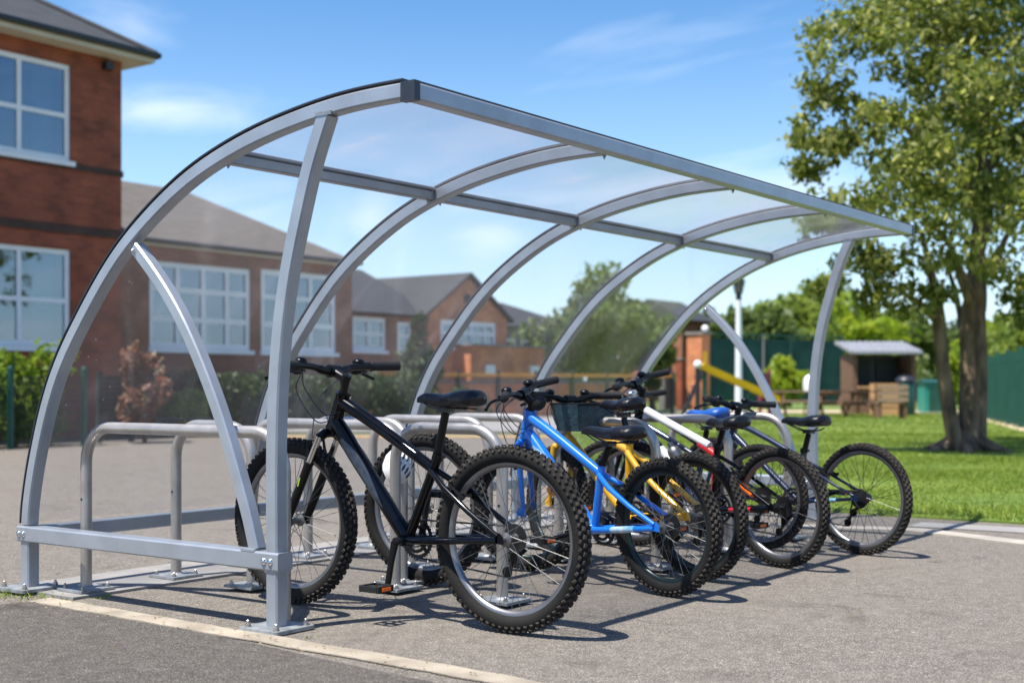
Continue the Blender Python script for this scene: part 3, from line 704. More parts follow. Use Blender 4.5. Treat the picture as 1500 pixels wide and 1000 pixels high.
    for i in range(K + 1):
        t = i / K; hw = np.interp(t, [0, .025, .07, .16, .3, .5, .68, .85, .96, 1], [.022, .05, .068, .078, .074, .048, .028, .021, .017, .006]); th = np.interp(t, [0, .06, .3, .6, .9, 1], [.014, .062, .066, .048, .038, .016]); dz = np.interp(t, [0, .2, .55, .85, 1], [.012, .010, -.006, .0, -.010])
        c = t_.lerp(n_, t) + V(0, 0, dz)
        for j in range(ring):
            a = 2 * PI * j / ring; ca, sa = math.cos(a), math.sin(a); y = hw * math.copysign(abs(ca) ** .75, ca); z = th * (math.copysign(abs(sa) ** .8, sa) * (.35 if sa > 0 else .62)) - .012 * (abs(ca) ** 3)
            pts.append(c + V(0, y, z))
    b.add(pts, [(i * ring + j, i * ring + (j + 1) % ring, (i + 1) * ring + (j + 1) % ring, (i + 1) * ring + j) for i in range(K) for j in range(ring)] + [tuple(range(ring)), tuple(K * ring + j for j in range(ring - 1, -1, -1))], True)
    sa = b.build('saddle', M[g('saddle')], T)
    b = MB()
    for s in (-1, 1): b.tube(catmull([t_ + V(.04, s * .03, -.036), sc + V(-.04, s * .022, .014), sc + V(.04, s * .022, .014), n_ + V(-.03, s * .008, -.022)], 4), .0035, 6)
    b.box(sc + V(0, 0, .008), (.045, .05, .022)); b.build('saddle_rails', M['dark_alloy'], sa)
    # --- steering assembly
    stq = Quaternion(ax, g('steer'))

    def steer_fix(mb): mb.v = [tuple(hb + stq @ (Vector(p) - hb)) for p in mb.v]; return mb
    fk = M[g('fork') or g('frame')]; cr = hb - ax * .028
    b = MB(); top = cr + V(.012, 0, 0); crown_y = .055
    b.tube([hb, cr], .018, 12)
    b.tube([top + V(0, -crown_y, -.012), top + V(-.004, -.03, .004), top + V(-.006, 0, .008), top + V(-.004, .03, .004), top + V(0, crown_y, -.012)], [.019, .019, .02, .019, .019], 12)
    stan = []
    for s in (-1, 1):
        p0 = top + V(0, s * crown_y, -.006); p1 = hubf + V(0, s * crown_y, 0) + V(-.014, 0, .0)
        if g('susp'):
            pm = p0.lerp(p1, .30); k = MB(); k.tube([p0, pm.lerp(p1, .05)], .0135, 12); stan.append(k)
            b.tube([pm, pm.lerp(p1, .06), pm.lerp(p1, .8), p1], [.0195, .018, .0175, .014], 12)
        else: b.tube([p0, p0.lerp(p1, .6), p1], [.0155, .0135, .010], 12)
        b.prism([p1 + V(-.012, -.006, -.016), p1 + V(.03, -.006, -.014), p1 + V(.034, -.006, .006), p1 + V(.016, -.006, .026), p1 + V(-.012, -.006, .022)], (0, .012, 0))
    if g('susp'):
        pm = [(top + V(0, s * crown_y, -.006)).lerp(hubf + V(0, s * crown_y, 0), .38) for s in (-1, 1)]
        out = (top - hubf).normalized(); arc = [pm[0], pm[0] + out * .05 + V(.018, .01, 0), (pm[0] + pm[1]) / 2 + out * .075 + V(.022, 0, 0), pm[1] + out * .05 + V(.018, -.01, 0), pm[1]]
        b.tube(catmull(arc, 4), .011, 10)
    fo2 = steer_fix(b).build('fork', fk, T)
    for k in stan: steer_fix(k).build('stanchion', M['chrome'], fo2)
    # v-brakes
    bk = MB()
    for s in (-1, 1):
        p = top.lerp(hubf, .22) + V(.022, s * .048, 0); bk.tube([p + V(0, 0, -.05), p + V(.004, 0, .0), p + V(.008, -s * .006, .055)], [.008, .007, .005], 8)
    bk.tube([top.lerp(hubf, .22) + V(.03, -.045, .05), top.lerp(hubf, .22) + V(.03, .045, .052)], .003, 6)
    steer_fix(bk).build('front_brake', M['black'], T)
    bk = MB()
    for s in (-1, 1):
        p = ss.lerp(hubr, .40) + V(-.012, s * .046, .014); u_ = (ss - hubr).normalized(); bk.tube([p - u_ * .03, p, p + u_ * .06 + V(-.006, -s * .004, 0)], [.0085, .0075, .005], 8); bk.box(p - u_ * .01 + V(-.012, -s * .016, 0), (.05, .009, .012))
    p = ss.lerp(hubr, .40) + V(-.02, 0, .014) + (ss - hubr).normalized() * .055; bk.tube([p + V(0, -.045, 0), p + V(0, .045, 0)], .003, 6)
    bk.build('rear_brake', M['black'], T)
    # stem and bars
    b = MB(); b.tube([ht, sp], .0165, 14); b.tube([ht + ax * .003, ht + ax * .012], .021, 14); b.tube([sp + ax * -.02, sp + ax * .018], .0195, 14)
    b.tube([sp, sp.lerp(bar, .5), bar], [.021, .019, .022], 12); b.lathe([(.026, -.026), (.026, .026)], bar, (0, 1, 0), 14)
    steer_fix(b).build('stem', M['black'], T)
    Wd = g('W'); up = g('drop_bar')
    hp = lambda s: [bar + V(0, 0, 0), bar + V(0, s * .04, 0), bar + V(.004, s * .085, up * .6), bar + V(.002, s * .13, up), bar + V(-.015, s * (Wd * .75), up + .004), bar + V(-.045, s * Wd, up + .006)]
    path = catmull(list(reversed(hp(-1)))[:-1] + hp(1), 4); b = MB()
    b.tube(path, [(.0175 if abs(p.y) < .08 else .0138) for p in path], 12); ho = steer_fix(b).build('handlebar', M['black'], T)
    cab = []
    for s in (-1, 1):
        e = hp(s)[-1]; i = hp(s)[-2]; u_ = (e - i).normalized(); b = MB(); g0 = e - u_ * .125
        b.tube([g0 - u_ * .004, g0, g0 + u_ * .006, e - u_ * .004, e + u_ * .004, e + u_ * .007], [.0165, .021, .0185, .0185, .0195, .013], 12); steer_fix(b).build('grip', M[g('grip')], ho)
        b = MB(); c = g0 - u_ * .022; b.tube([c - u_ * .012, c + u_ * .012], .0185, 12); b.box(c + V(.02, -s * .012, -.014), (.036, .036, .026)); b.blob(c + V(.012, -s * .034, .016), (.026, .026, .017)); b.blob(c + V(.03, -s * .03, -.018), (.026, .03, .018))
        b.tube(catmull([c + V(.03, 0, -.018), c + V(.058, s * .022, -.024), c + V(.062, s * .06, -.034), c + V(.056, s * .105, -.05)], 4), [.009] + [.0072] * 11 + [.008], 8) if True else None
        b.tube([c + V(.01, -s * .05, -.012), c + V(.03, -s * .075, -.022)], .005, 8)
        steer_fix(b).build('brake_lever', M['black'], ho); cab.append((c, s))
    b = MB()
    for (c, s), tgt, bow in ((cab[0], top.lerp(hubf, .18) + V(.03, .02, .05), .10), (cab[1], hb + V(-.02, .024, .03), .09), (cab[1], ht.lerp(hb, .5) + V(-.03, .022, 0), .06), (cab[0], hb + V(-.01, -.024, .01), .12)):
        a0 = c + V(.03, -s * .06, -.02); m1 = a0.lerp(tgt, .35) + V(bow, 0, -.01); m2 = a0.lerp(tgt, .75) + V(bow * .6, 0, -.05)
        b.tube(catmull([a0, m1, m2, tgt], 7), .0024, 6)
    steer_fix(b).build('cables', M['gasket'], T)
    if g('bell'):
        b = MB(); b.blob(bar + V(-.01, .08, up + .035), (.026, .026, .018)); b.lathe([(.027, 0), (.027, .005)], bar + V(-.01, .08, up + .028), (0, 0, 1), 14); steer_fix(b).build('bell', M['chrome'], ho)
    # --- wheels
    for nm, hub, rr in (('rear', hubr, r), ('front', hubf, fr)):
        loc = hub if nm == 'rear' else hb + stq @ (hub - hb)
        rot = None if nm == 'rear' else stq.to_euler()
        w = link('wheel', spoke_mesh(rr, g('rt'), g('spoke')), T, loc, rot)
        w.rotation_mode = 'XYZ'
        link('tyre', tyre_mesh(rr, g('rt'), g('knob')), w); link('rim', rim_mesh(rr, g('rt'), g('rim')), w)
        if nm == 'front' and g('reflector'):
            cx = V(-.155, .012, .10); k = MB()
            for i in range(8): a = 2 * PI * i / 8; k.blob(cx + V(.019 * math.cos(a), 0, .019 * math.sin(a)), (.012, .007, .012), 8, 5)
            k.blob(cx, (.014, .010, .014), 10, 6); k.build('reflector', M['reflect'], w)
            k = MB(); k.blob(cx + V(0, .010, 0), (.007, .004, .007), 8, 5); k.build('reflector_stud', M['gasket'], w)
    # --- drivetrain
    D = g('dside'); b = MB(); cy = D * .052; CR = .072
    for rr in (CR, CR * .72): b.lathe([(rr - .010, -.002), (rr + .003, -.002), (rr + .003, .002), (rr - .010, .002)], bb + V(0, cy - D * (0 if rr == CR else .008), 0), (0, 1, 0), 36, closed=True)
    for k in range(36):
        a = 2 * PI * k / 36; b.box(bb + V((CR + .004) * math.cos(a), cy, (CR + .004) * math.sin(a)), (.006, .003, .006), Matrix.Rotation(-a, 3, 'Y'))
    for k in range(4):
        a = PI / 4 + PI / 2 * k; b.tube([bb + V(0, cy, 0), bb + V(.066 * math.cos(a), cy, .066 * math.sin(a))], .007, 6)
    b.lathe([(.016, -.075), (.016, .075)], bb, (0, 1, 0), 12); cs = b.build('crankset', M['dark_alloy'], T)
    for s in (-1, 1):
        a = math.radians(g('crank')) + (0 if s == 1 else PI); e = bb + V(.165 * math.cos(a), s * .098, .165 * math.sin(a)); b = MB()
        b.tube([bb + V(0, s * .076, 0), bb.lerp(e, .5) + V(0, s * .04, 0), e], [.0155, .012, .0125], 10); b.tube([e, e + V(0, s * .02, 0)], .008, 8); b.build('crank_arm', M['black'], cs)
        b = MB(); c = e + V(0, s * .062, 0); b.tube([e, c + V(0, s * .04, 0)], .009, 8)
        for x in (-.042, .042): b.box(c + V(x, 0, 0), (.012, .085, .024))
        for y in (-.04, .04): b.box(c + V(0, y, 0), (.078, .010, .022))
        b.box(c + V(0, 0, 0), (.075, .022, .016)); b.build('pedal', M['rubber'], cs)
        if nm: k = MB(); k.box(c + V(-.0495, 0, 0), (.003, .045, .013)); k.box(c + V(.0495, 0, 0), (.003, .045, .013)); k.build('pedal_reflector', M['orange'], cs)
    b = MB()
    for k, rr in enumerate((.052, .045, .038, .032, .026, .021)): b.lathe([(rr, -.0011), (rr, .0011)], hubr + V(0, D * (.026 + k * .0042), 0), (0, 1, 0), 22)
    b.build('cassette', M['dark_alloy'], T)
    b = MB(); a0 = hubr + V(.004, D * .066, -.012); j1 = hubr + V(.018, D * .052, -.072); j2 = hubr + V(.052, D * .050, -.128)
    b.tube([a0, hubr + V(-.018, D * .064, -.042), j1 + V(0, D * .012, 0)], [.010, .012, .010], 8); b.tube([j1 + V(0, D * .008, 0), j2 + V(0, D * .008, 0)], .0075, 6)
    for j in (j1, j2): b.lathe([(.020, -.004), (.020, .004)], j, (0, 1, 0), 14)
    b.build('derailleur', M['black'], T)
    b = MB(); y1 = hubr.y + D * .038
    b.tube([bb + V(0, cy, CR), hubr + V(0, y1, .040)], .0036, 6); b.tube([bb + V(0, cy, -CR), j2 + V(.01, 0, -.018)], .0036, 6); b.tube([j2 + V(-.016, 0, .01), j1 + V(.018, 0, .008), hubr + V(.036, y1, -.012)], .0036, 6)
    b.build('chain', M['dark_alloy'], T)
    return T


B1 = bike('mountain_bike', 'gloss black mountain bike with knobbly tyres, nearest the front post', (.45, -.715), (.45, .37), r=.336, fr=.336, rt=.031, knob=.006, bb=(.479, .30), st=(.343, .60), sc=(.298, .785), nose=(.432, .842), tail=(.135, .832), ht=(.815, .845), hb=(.868, .715), sp=(.800, .905), bar=(.868, .938), W=.335,
          frame='black_gloss', fork='black', susp=True, rim='alloy', dt=.031, tt=.0235, stay=.0115, hd=.028, crank=-84, decal='decal_dark', drop_bar=.018)
B2 = bike('mountain_bike', 'bright blue junior mountain bike with a pale graphic on the down tube', (1.50, -.766), (1.70, .12), lean=math.radians(-2), r=.292, rt=.028, knob=.006, bb=(.429, .245), st=(.374, .525), sc=(.328, .62), nose=(.494, .692), tail=(.135, .676), ht=(.835, .765), hb=(.870, .645), sp=(.822, .80), bar=(.865, .842), W=.29,
          frame='blue', rim='rim_dark', spoke='spoke', dt=.027, tt=.0225, stay=.0125, hd=.029, steer=math.radians(24), crank=-15, decal='decal', stays='decal', reflector=True)
B3 = bike('bicycle', 'yellow framed bicycle parked right behind the blue bike', (1.98, -.655), (2.20, .25), lean=math.radians(-3), r=.292, rt=.025, knob=.004, bb=(.44, .25), st=(.41, .60), sc=(.44, .735), nose=(.60, .80), tail=(.335, .795), ht=(.82, .74), hb=(.86, .61), sp=(.80, .775), bar=(.82, .81), W=.27,
          frame='yellow', fork='yellow', rim='rim_dark', dt=.023, tt=.021, stay=.0145, steer=math.radians(-12), crank=20)
B4 = bike('mountain_bike', 'black bicycle with a white top tube and a red seat tube', (2.58, -.785), (2.85, .21), lean=math.radians(-2), r=.292, rt=.024, knob=.004, bb=(.438, .25), st=(.40, .56), sc=(.36, .66), nose=(.47, .705), tail=(.21, .70), ht=(.935, .79), hb=(.985, .66), sp=(.925, .85), bar=(.965, .89), W=.29,
          frame='black_gloss', fork='black', rim='alloy', spoke='spoke_dark', dt=.022, tt=.018, stay=.0095, steer=math.radians(18), crank=30, stays='red', susp=True)
B5 = bike('mountain_bike', 'navy bicycle with a black saddle, at the far right end of the row', (3.28, -.915), (3.50, .09), lean=math.radians(2), r=.292, rt=.022, knob=.004, bb=(.40, .25), st=(.375, .51), sc=(.345, .625), nose=(.525, .70), tail=(.225, .69), ht=(.84, .70), hb=(.875, .58), sp=(.83, .74), bar=(.86, .765), W=.27,
          frame='navy', fork='navy', rim='alloy', spoke='spoke_dark', dt=.019, tt=.016, dside=1, crank=-20, steer=math.radians(-8), stays='decal')
B6 = bike('bicycle', 'dark blue bicycle with a blue saddle and a shiny handlebar bell', (3.17, -.40), (3.25, .58), lean=math.radians(-2), r=.285, rt=.022, knob=.003, bb=(.42, .25), st=(.36, .50), sc=(.33, .64), nose=(.46, .735), tail=(.20, .73), ht=(.80, .71), hb=(.845, .59), sp=(.79, .75), bar=(.80, .79), W=.29,
          frame='navy', fork='black', rim='alloy', spoke='spoke_dark', saddle='blue_vinyl', bell=True, steer=math.radians(10), crank=80)


def limb_patch():
    # the dark down tube, red seat tube and orange stay pad seen on the white bicycle
    b = MB(); q = lambda x, z, y=0: V(x, y, z)
    b.tube([q(.90, .748), q(.66, .655), q(.45, .575)], [.0225, .0215, .0205], 14); b.build('top_tube_wrap', M['white_p'], B4)
    b = MB(); b.tube([q(.80, .545), q(.70, .464)], .0245, 14); b.build('down_tube_band', M['white_p'], B4)
    b = MB(); b.tube([q(.4325, .30), q(.404, .535)], .0185, 12); b.tube([q(.41, .53), q(.52, .585)], .0205, 12); b.build('seat_tube_wrap', M['red'], B4)
    b = MB(); b.tube([q(.21, .40, .052), q(.12, .35, .058)], .016, 10); b.build('stay_pad', M['orange'], B4)
    b = MB(); b.lathe([(.034, 0), (.036, .02), (.036, .11), (.030, .13), (.016, .14), (.016, .165), (0, .165)], q(.62, .44, .012), (.4, .25, .9), 16); b.build('bottle', M['alloy'], B4)


limb_patch()
b = MB(); b.blob((.775, .0, .80), (.045, .03, .032), 12, 8, Matrix.Rotation(.5, 3, 'Y')); b.build('bar_bag', M['rubber'], B2)
b = MB(); b.box((.985, .0735, .50), (.006, .0025, .035), Matrix.Rotation(-.32, 3, 'Y')); b.build('lime_mark', M['lime'], B1)
# dark teal basket on the yellow bike's bars
b = MB()
bk0 = thing('bike_basket', 'dark teal mesh basket hooked on the yellow bike handlebar', 'basket', B3.matrix_basis @ V(.70, 0, .66), B3.rotation_euler.z)
for (x, y, sx_, sy_) in ((-.075, 0, .004, .26), (.095, 0, .004, .30)): b.prism([V(x, -sy_ / 2, .13), V(x, sy_ / 2, .13), V(x * .8, sy_ / 2 * .8, 0), V(x * .8, -sy_ / 2 * .8, 0)], (.004, 0, 0))
for s in (-1, 1): b.prism([V(-.075, s * .132, .13), V(.097, s * .150, .13), V(.078, s * .12, 0), V(-.06, s * .105, 0)], (0, .004, 0))
b.prism([V(-.06, -.105, 0), V(.078, -.12, 0), V(.078, .12, 0), V(-.06, .105, 0)], (0, 0, .004)); b.build('basket_body', M['teal_mesh'], bk0)
b = MB(); b.tube([V(-.077, -.132, .132), V(.099, -.152, .132), V(.099, .152, .132), V(-.077, .132, .132), V(-.077, -.132, .132)], .006, 8); b.build('basket_rim', M['black'], bk0)
# loose wheel locked to a stand and a helmet hung in front of it
lw = thing('loose_wheel', 'loose bicycle wheel with knobbly tyre behind the black bike seat tube', 'wheel', (1.13, .25, .34), PI / 2 + .06)
for me, nm in ((spoke_mesh(.336, .031, 'spoke'), 'spokes'), (tyre_mesh(.336, .031, .006), 'tyre'), (rim_mesh(.336, .031, 'alloy'), 'rim')): link(nm, me, lw)
he = thing('helmet', 'white vented cycle helmet hanging on the stand beside the loose wheel', 'helmet', (.985, .285, .53), .3, rot=(math.radians(50), math.radians(-40), .4)); he.scale = (.76, .76, .76)
b = MB(); pts = []; n, m_ = 20, 8
for i in range(m_ + 1):
    th = PI * .56 * i / m_
    for k in range(n): a = 2 * PI * k / n; w = 1 + .035 * math.cos(a * 6); pts.append(V(.125 * math.sin(th) * math.cos(a) * w, .088 * math.sin(th) * math.sin(a) * w, .10 * math.cos(th)))
b.add(pts, [(i * n + k, (i + 1) * n + k, (i + 1) * n + (k + 1) % n, i * n + (k + 1) % n) for i in range(m_) for k in range(n)], True); b.build('shell', M['helmet'], he)
for yy in (-.052, -.026, 0, .026, .052):
    for xx in (-.062, .0, .062):
        z_ = .1 * math.sqrt(max(0, 1 - (xx / .125) ** 2 - (yy / .088) ** 2)); b = MB(); b.blob((xx, yy, z_ - .004), (.026, .0065, .010), 10, 6, Matrix.Rotation(xx / .125 * .75, 3, 'Y')); b.build('vent', M['gasket'], he)
b = MB()
for s in (-1, 1): b.tube(catmull([V(.05, s * .08, -.01), V(.03, s * .06, -.08), V(0, 0, -.13)], 5), .004, 6)
b.build('chin_strap', M['gasket'], he)

# ------------------------------------------------------------------ buildings


def wall_x(x0, x1, z0, z1, y, holes, th=.3):
    """wall facing -y with real openings; holes (xa,xb,za,zb)"""
    b = MB(); xs = sorted({x0, x1, *[h[0] for h in holes], *[h[1] for h in holes]})
    for xa, xb in zip(xs, xs[1:]):
        hs = sorted([h for h in holes if h[0] <= xa + 1e-6 and h[1] >= xb - 1e-6], key=lambda h: h[2]); z = z0
        for h in hs:
            if h[2] > z: b.bb(xa, xb, y, y + th, z, h[2])
            z = h[3]
        if z < z1: b.bb(xa, xb, y, y + th, z, z1)
    return b


def window(parent, xa, xb, za, zb, y, cols, rows, fw=.07, mull=.05, sill=True, curtains=(), room=True):
    """cols/rows are inner division positions in metres"""
    f = MB(); yf0, yf1 = y + .03, y + .10
    f.bb(xa, xa + fw, yf0, yf1, za, zb); f.bb(xb - fw, xb, yf0, yf1, za, zb); f.bb(xa + fw, xb - fw, yf0, yf1, za, za + fw); f.bb(xa + fw, xb - fw, yf0, yf1, zb - fw, zb)
    zz = [za + fw] + [r for r in rows] + [zb - fw]
    for c in cols: f.bb(c - mull / 2, c + mull / 2, yf0 + .003, yf1 - .003, za + fw, zb - fw)
    xs = [xa + fw] + [c for c in cols] + [xb - fw]
    for r in rows:
        for a, c in zip(xs, xs[1:]): f.bb(a + (mull / 2 if a != xs[0] else 0), c - (mull / 2 if c != xs[-1] else 0), yf0 + .006, yf1 - .006, r - mull / 2, r + mull / 2)
    fo = f.build('window', M['upvc'], parent)
    p = MB(); p.bb(xa + fw, xb - fw, y + .062, y + .066, za + fw, zb - fw); p.build('pane', M['pane'], fo)
    if sill: s = MB(); s.bb(xa - .06, xb + .06, y - .06, y + .03, za - .085, za - .003); s.build('sill', M['upvc'], fo)
    for (a, c) in curtains:
        k = MB(); n = 14; pts = []
        for i in range(n + 1): x = a + (c - a) * i / n; yy = y + .34 + .025 * math.sin(i * 2.4); pts += [V(x, yy, za + .02), V(x, yy, zb - .02)]
        k.add(pts, [(2 * i, 2 * i + 2, 2 * i + 3, 2 * i + 1) for i in range(n)], True); k.build('curtain', M['curtain'], fo)
    return fo


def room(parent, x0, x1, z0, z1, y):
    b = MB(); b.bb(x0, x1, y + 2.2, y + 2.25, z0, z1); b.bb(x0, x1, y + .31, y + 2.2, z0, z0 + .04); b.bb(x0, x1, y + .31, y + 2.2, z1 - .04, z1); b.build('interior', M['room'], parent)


Y = 15.40
sb = thing('school_building', 'two storey red brick school building with slate roof at the left edge', 'building', (6, Y, 0))


def W_(b, name, m, parent):  # build in world coordinates under a placed thing
    o = b.build(name, m, parent); root = parent
    while root.parent: root = root.parent
    o.matrix_parent_inverse = Matrix.Translation(-Vector(root.location)) if parent is root else Matrix.Identity(4)
    return o


sb.location = (0, 0, 0)
hol = [(8.16, 10.02, 1.53, 3.15), (8.16, 10.02, 4.63, 6.24), (4.4, 6.3, 1.53, 3.15), (4.4, 6.3, 4.63, 6.24)]
w = wall_x(-4, 11.05, 0, 6.5, Y, hol); w.bb(10.75, 11.047, Y + .3, Y + 9, 0, 6.5); w.bb(-4, -3.7, Y + .3, Y + 9, 0, 6.5); w.bb(-3.7, 10.75, Y + 8.7, Y + 9, 0, 6.5); w.build('wall', M['brick'], sb)
for z0, z1, pr_ in ((4.50, 4.60, .025), (3.42, 3.56, .035)): b = MB(); b.bb(-4, 11.05 + pr_, Y - pr_, Y - .002, z0, z1); b.bb(11.052, 11.05 + pr_, Y - .002, Y + 9, z0, z1); b.build('brick_band', M['brick_dark'], sb)
for (a, c, z0, z1) in hol: window(sb, a, c, z0, z1, Y, [(a + c) / 2 - .01], [z0 + (z1 - z0) * .47], .085, .075, True, [(c - .5, c - .1), (a + .1, a + .35)])
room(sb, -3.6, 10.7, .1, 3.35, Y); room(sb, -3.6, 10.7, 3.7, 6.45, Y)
o_ = .42; ez = 6.50
b = MB(); b.bb(-4.4, 11.05 + o_ - .02, Y - o_ + .02, Y + 9.4, ez + .002, ez + .13); b.build('soffit', M['cream'], sb)
gx1, gy0, gy1, s_ = 11.05 + o_, Y - o_, Y + 9.42, .60; hw_ = (gy1 - gy0) / 2
b = MB(); e0 = ez + .16
A_, B_, C_, D_ = V(-4.42, gy0, e0), V(gx1, gy0, e0), V(gx1, gy1, e0), V(-4.42, gy1, e0); R1, R2 = V(-4.42 + .1, gy0 + hw_, e0 + s_ * hw_), V(gx1 - hw_, gy0 + hw_, e0 + s_ * hw_)
b.add([A_, B_, C_, D_, R1, R2], [(0, 1, 5, 4), (1, 2, 5), (2, 3, 4, 5), (3, 0, 4), (3, 2, 1, 0)]); ro_ = b.build('roof', M['slate'], sb)
b = MB(); b.tube([(-4.42, gy0 - .03, e0 - .03), (gx1 + .02, gy0 - .03, e0 - .03), (gx1 + .03, gy1, e0 - .03)], .06, 8); b.build('gutter', M['gutter'], ro_)
b = MB(); b.tube([B_, R2], .06, 8); b.build('hip_tiles', M['slate'], ro_)
b = MB(); b.box((10.72, Y - .07, 6.36), (.16, .13, .13)); b.build('floodlight', M['gutter'], sb)

Y2 = 17.15
hb_ = thing('school_hall', 'single storey brown brick hall with tall white windows and a hipped tile roof', 'building', (0, 0, 0))
h2 = [(13.04, 15.65, 1.62, 3.32), (15.95, 18.22, 1.62, 3.36)]
w = wall_x(11.3, 18.75, 0, 3.6, Y2, h2); w.bb(18.45, 18.747, Y2 + .3, Y2 + 5.4, 0, 3.6); w.bb(11.3, 18.45, Y2 + 5.1, Y2 + 5.4, 0, 3.6); w.build('wall', M['brick_brown'], hb_)
window(hb_, *h2[0], Y2, [13.75, 14.4, 15.03], [2.78, 2.2], .11, .10, True, [(13.2, 13.9)]); window(hb_, *h2[1], Y2, [16.7, 17.45], [2.78, 2.2], .11, .10, True, [(17.5, 17.9)])
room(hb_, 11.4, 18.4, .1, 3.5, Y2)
b = MB(); b.bb(11.0, 18.84, Y2 - .1, Y2 + 5.5, 3.602, 3.70); b.build('fascia', M['cream'], hb_)
b = MB(); e0 = 3.71; q0, q1 = Y2 - .12, Y2 + 5.5; k_ = (q1 - q0) / 2
b.add([V(7, q0, e0), V(18.87, q0, e0), V(18.87, q1, e0), V(7, q1, e0), V(7, q0 + k_, e0 + .56 * k_), V(18.87 - k_, q0 + k_, e0 + .56 * k_)], [(0, 1, 5, 4), (1, 2, 5), (2, 3, 4, 5), (3, 0, 4), (3, 2, 1, 0)]); ro_ = b.build('roof', M['slate_brown'], hb_)
b = MB(); b.tube([(11.2, q0 - .03, e0 - .02), (18.9, q0 - .03, e0 - .02), (18.9, q1, e0 - .02)], .05, 8); b.build('gutter', M['gutter'], ro_)

Y3 = 21.0
ga = thing('gabled_house', 'orange brick gabled house with dark slate roof beyond the hall', 'building', (0, 0, 0))
h3 = [(22.9, 24.25, 1.86, 2.78), (24.75, 25.35, 1.86, 2.70)]
w = wall_x(20.6, 25.68, 0, 2.85, Y3, h3); w.bb(20.6, 29.2, Y3 + 5.7, Y3 + 6, 0, 2.85); w.build('wall', M['brick_brown'], ga)
window(ga, *h3[0], Y3, [23.57], [2.32], .12, .1, True); window(ga, *h3[1], Y3, [], [2.3], .1, .08, True)
h4 = [(26.25, 28.95, 2.02, 2.82)]
w = wall_x(25.7, 29.5, 0, 2.94, Y3 - .35, h4)
w.prism([V(25.7, Y3 - .35, 2.94), V(29.5, Y3 - .35, 2.94), V(27.55, Y3 - .35, 4.12)], (0, .3, 0)); w.bb(25.7, 25.98, Y3 - .05, Y3 + .3, 0, 2.94); w.bb(29.2, 29.5, Y3 - .05, Y3 + 5.7, 0, 2.94); w.build('gable_wall', M['brick_orange'], ga)
window(ga, *h4[0], Y3 - .35, [27.0, 27.75, 28.4], [2.45], .14, .1, True, [(26.4, 27.3), (27.8, 28.8)])
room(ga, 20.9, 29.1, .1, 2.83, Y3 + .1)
b = MB(); b.lathe([(.16, 0), (.16, .04), (0, .04)], (27.5, Y3 - .352, 3.48), (0, -1, 0), 8); b.build('louvre', M['slate'], ga)
b = MB(); r0 = V(20.3, Y3 - .3, 2.84)
b.prism([V(20.3, Y3 - .25, 2.90), V(20.3, Y3 + 3, 4.45), V(20.3, Y3 + 6.25, 2.90)], (6.2, 0, 0)); b.build('roof', M['slate'], ga)
b = MB()
for s in (-1, 1):
    xe = 27.55 + s * 2.15; b.add([V(27.55, Y3 - .50, 4.27), V(xe, Y3 - .50, 2.92), V(xe, Y3 + 6, 2.92), V(27.55, Y3 + 6, 4.27), V(27.55, Y3 - .50, 4.19), V(xe, Y3 - .50, 2.84), V(xe, Y3 + 6, 2.84), V(27.55, Y3 + 6, 4.19)], [(0, 1, 2, 3), (4, 7, 6, 5), (0, 4, 5, 1), (1, 5, 6, 2), (2, 6, 7, 3), (3, 7, 4, 0)])
b.build('gable_roof', M['slate'], ga)
b = MB(); b.bb(26.9, 30.7, Y3 - .95, Y3 - .36, 0, 2.06); b.build('porch_wall', M['brick_orange'], ga)
b = MB(); b.bb(26.8, 30.8, Y3 - 1.05, Y3 - .355, 2.062, 2.12); b.build('porch_coping', M['slab'], ga)
for xa in (27.6, 29.9):
    b = MB(); b.bb(xa, xa + .45, Y3 - 1.0, Y3 - .953, 1.15, 1.5); b.build('wall_vent', M['upvc'], ga)

gh = thing('house', 'distant grey house with a slate hipped roof between the gable and the round tree', 'building', (0, 0, 0))
c0 = at(722, 47)
b = MB(); b.bb(c0.x, c0.x + 6, c0.y, c0.y + 5, 0, 3.05); b.build('wall', M['slab'], gh)
b = MB(); e0 = 3.06; x0, x1, q0, q1 = c0.x - .3, c0.x + 6.3, c0.y - .3, c0.y + 5.3
b.add([V(x0, q0, e0), V(x1, q0, e0), V(x1, q1, e0), V(x0, q1, e0), V(x0 + 2, q0 + 2.8, e0 + 1.1), V(x1 - 2.4, q0 + 2.8, e0 + 1.1)], [(0, 1, 5, 4), (1, 2, 5), (2, 3, 4, 5), (3, 0, 4), (3, 2, 1, 0)]); b.build('roof', M['slate'], gh)
for k in range(3):
    xa = c0.x + .5 + k * 1.2; f = MB(); f.bb(xa, xa + .8, c0.y - .05, c0.y - .004, 1.4, 2.6); fo = f.build('window', M['upvc'], gh); p = MB(); p.bb(xa + .1, xa + .7, c0.y - .056, c0.y - .051, 1.5, 2.5); p.build('pane', M['room'], fo)
gh2 = thing('house', 'far terrace house roof rising behind the round tree', 'building', (0, 0, 0))
c0 = at(972, 75)
b = MB(); b.bb(c0.x, c0.x + 3.4, c0.y - 1.2, c0.y + 3, 0, 4.6); b.build('wall', M['brick_brown'], gh2)
b = MB(); b.prism([V(c0.x - .3, c0.y - 1.6, 4.62), V(c0.x - .3, c0.y + .9, 5.9), V(c0.x - .3, c0.y + 3.4, 4.62)], (4.0, 0, 0)); b.build('roof', M['slate'], gh2)

# ------------------------------------------------------------------ fences, posts, park furniture


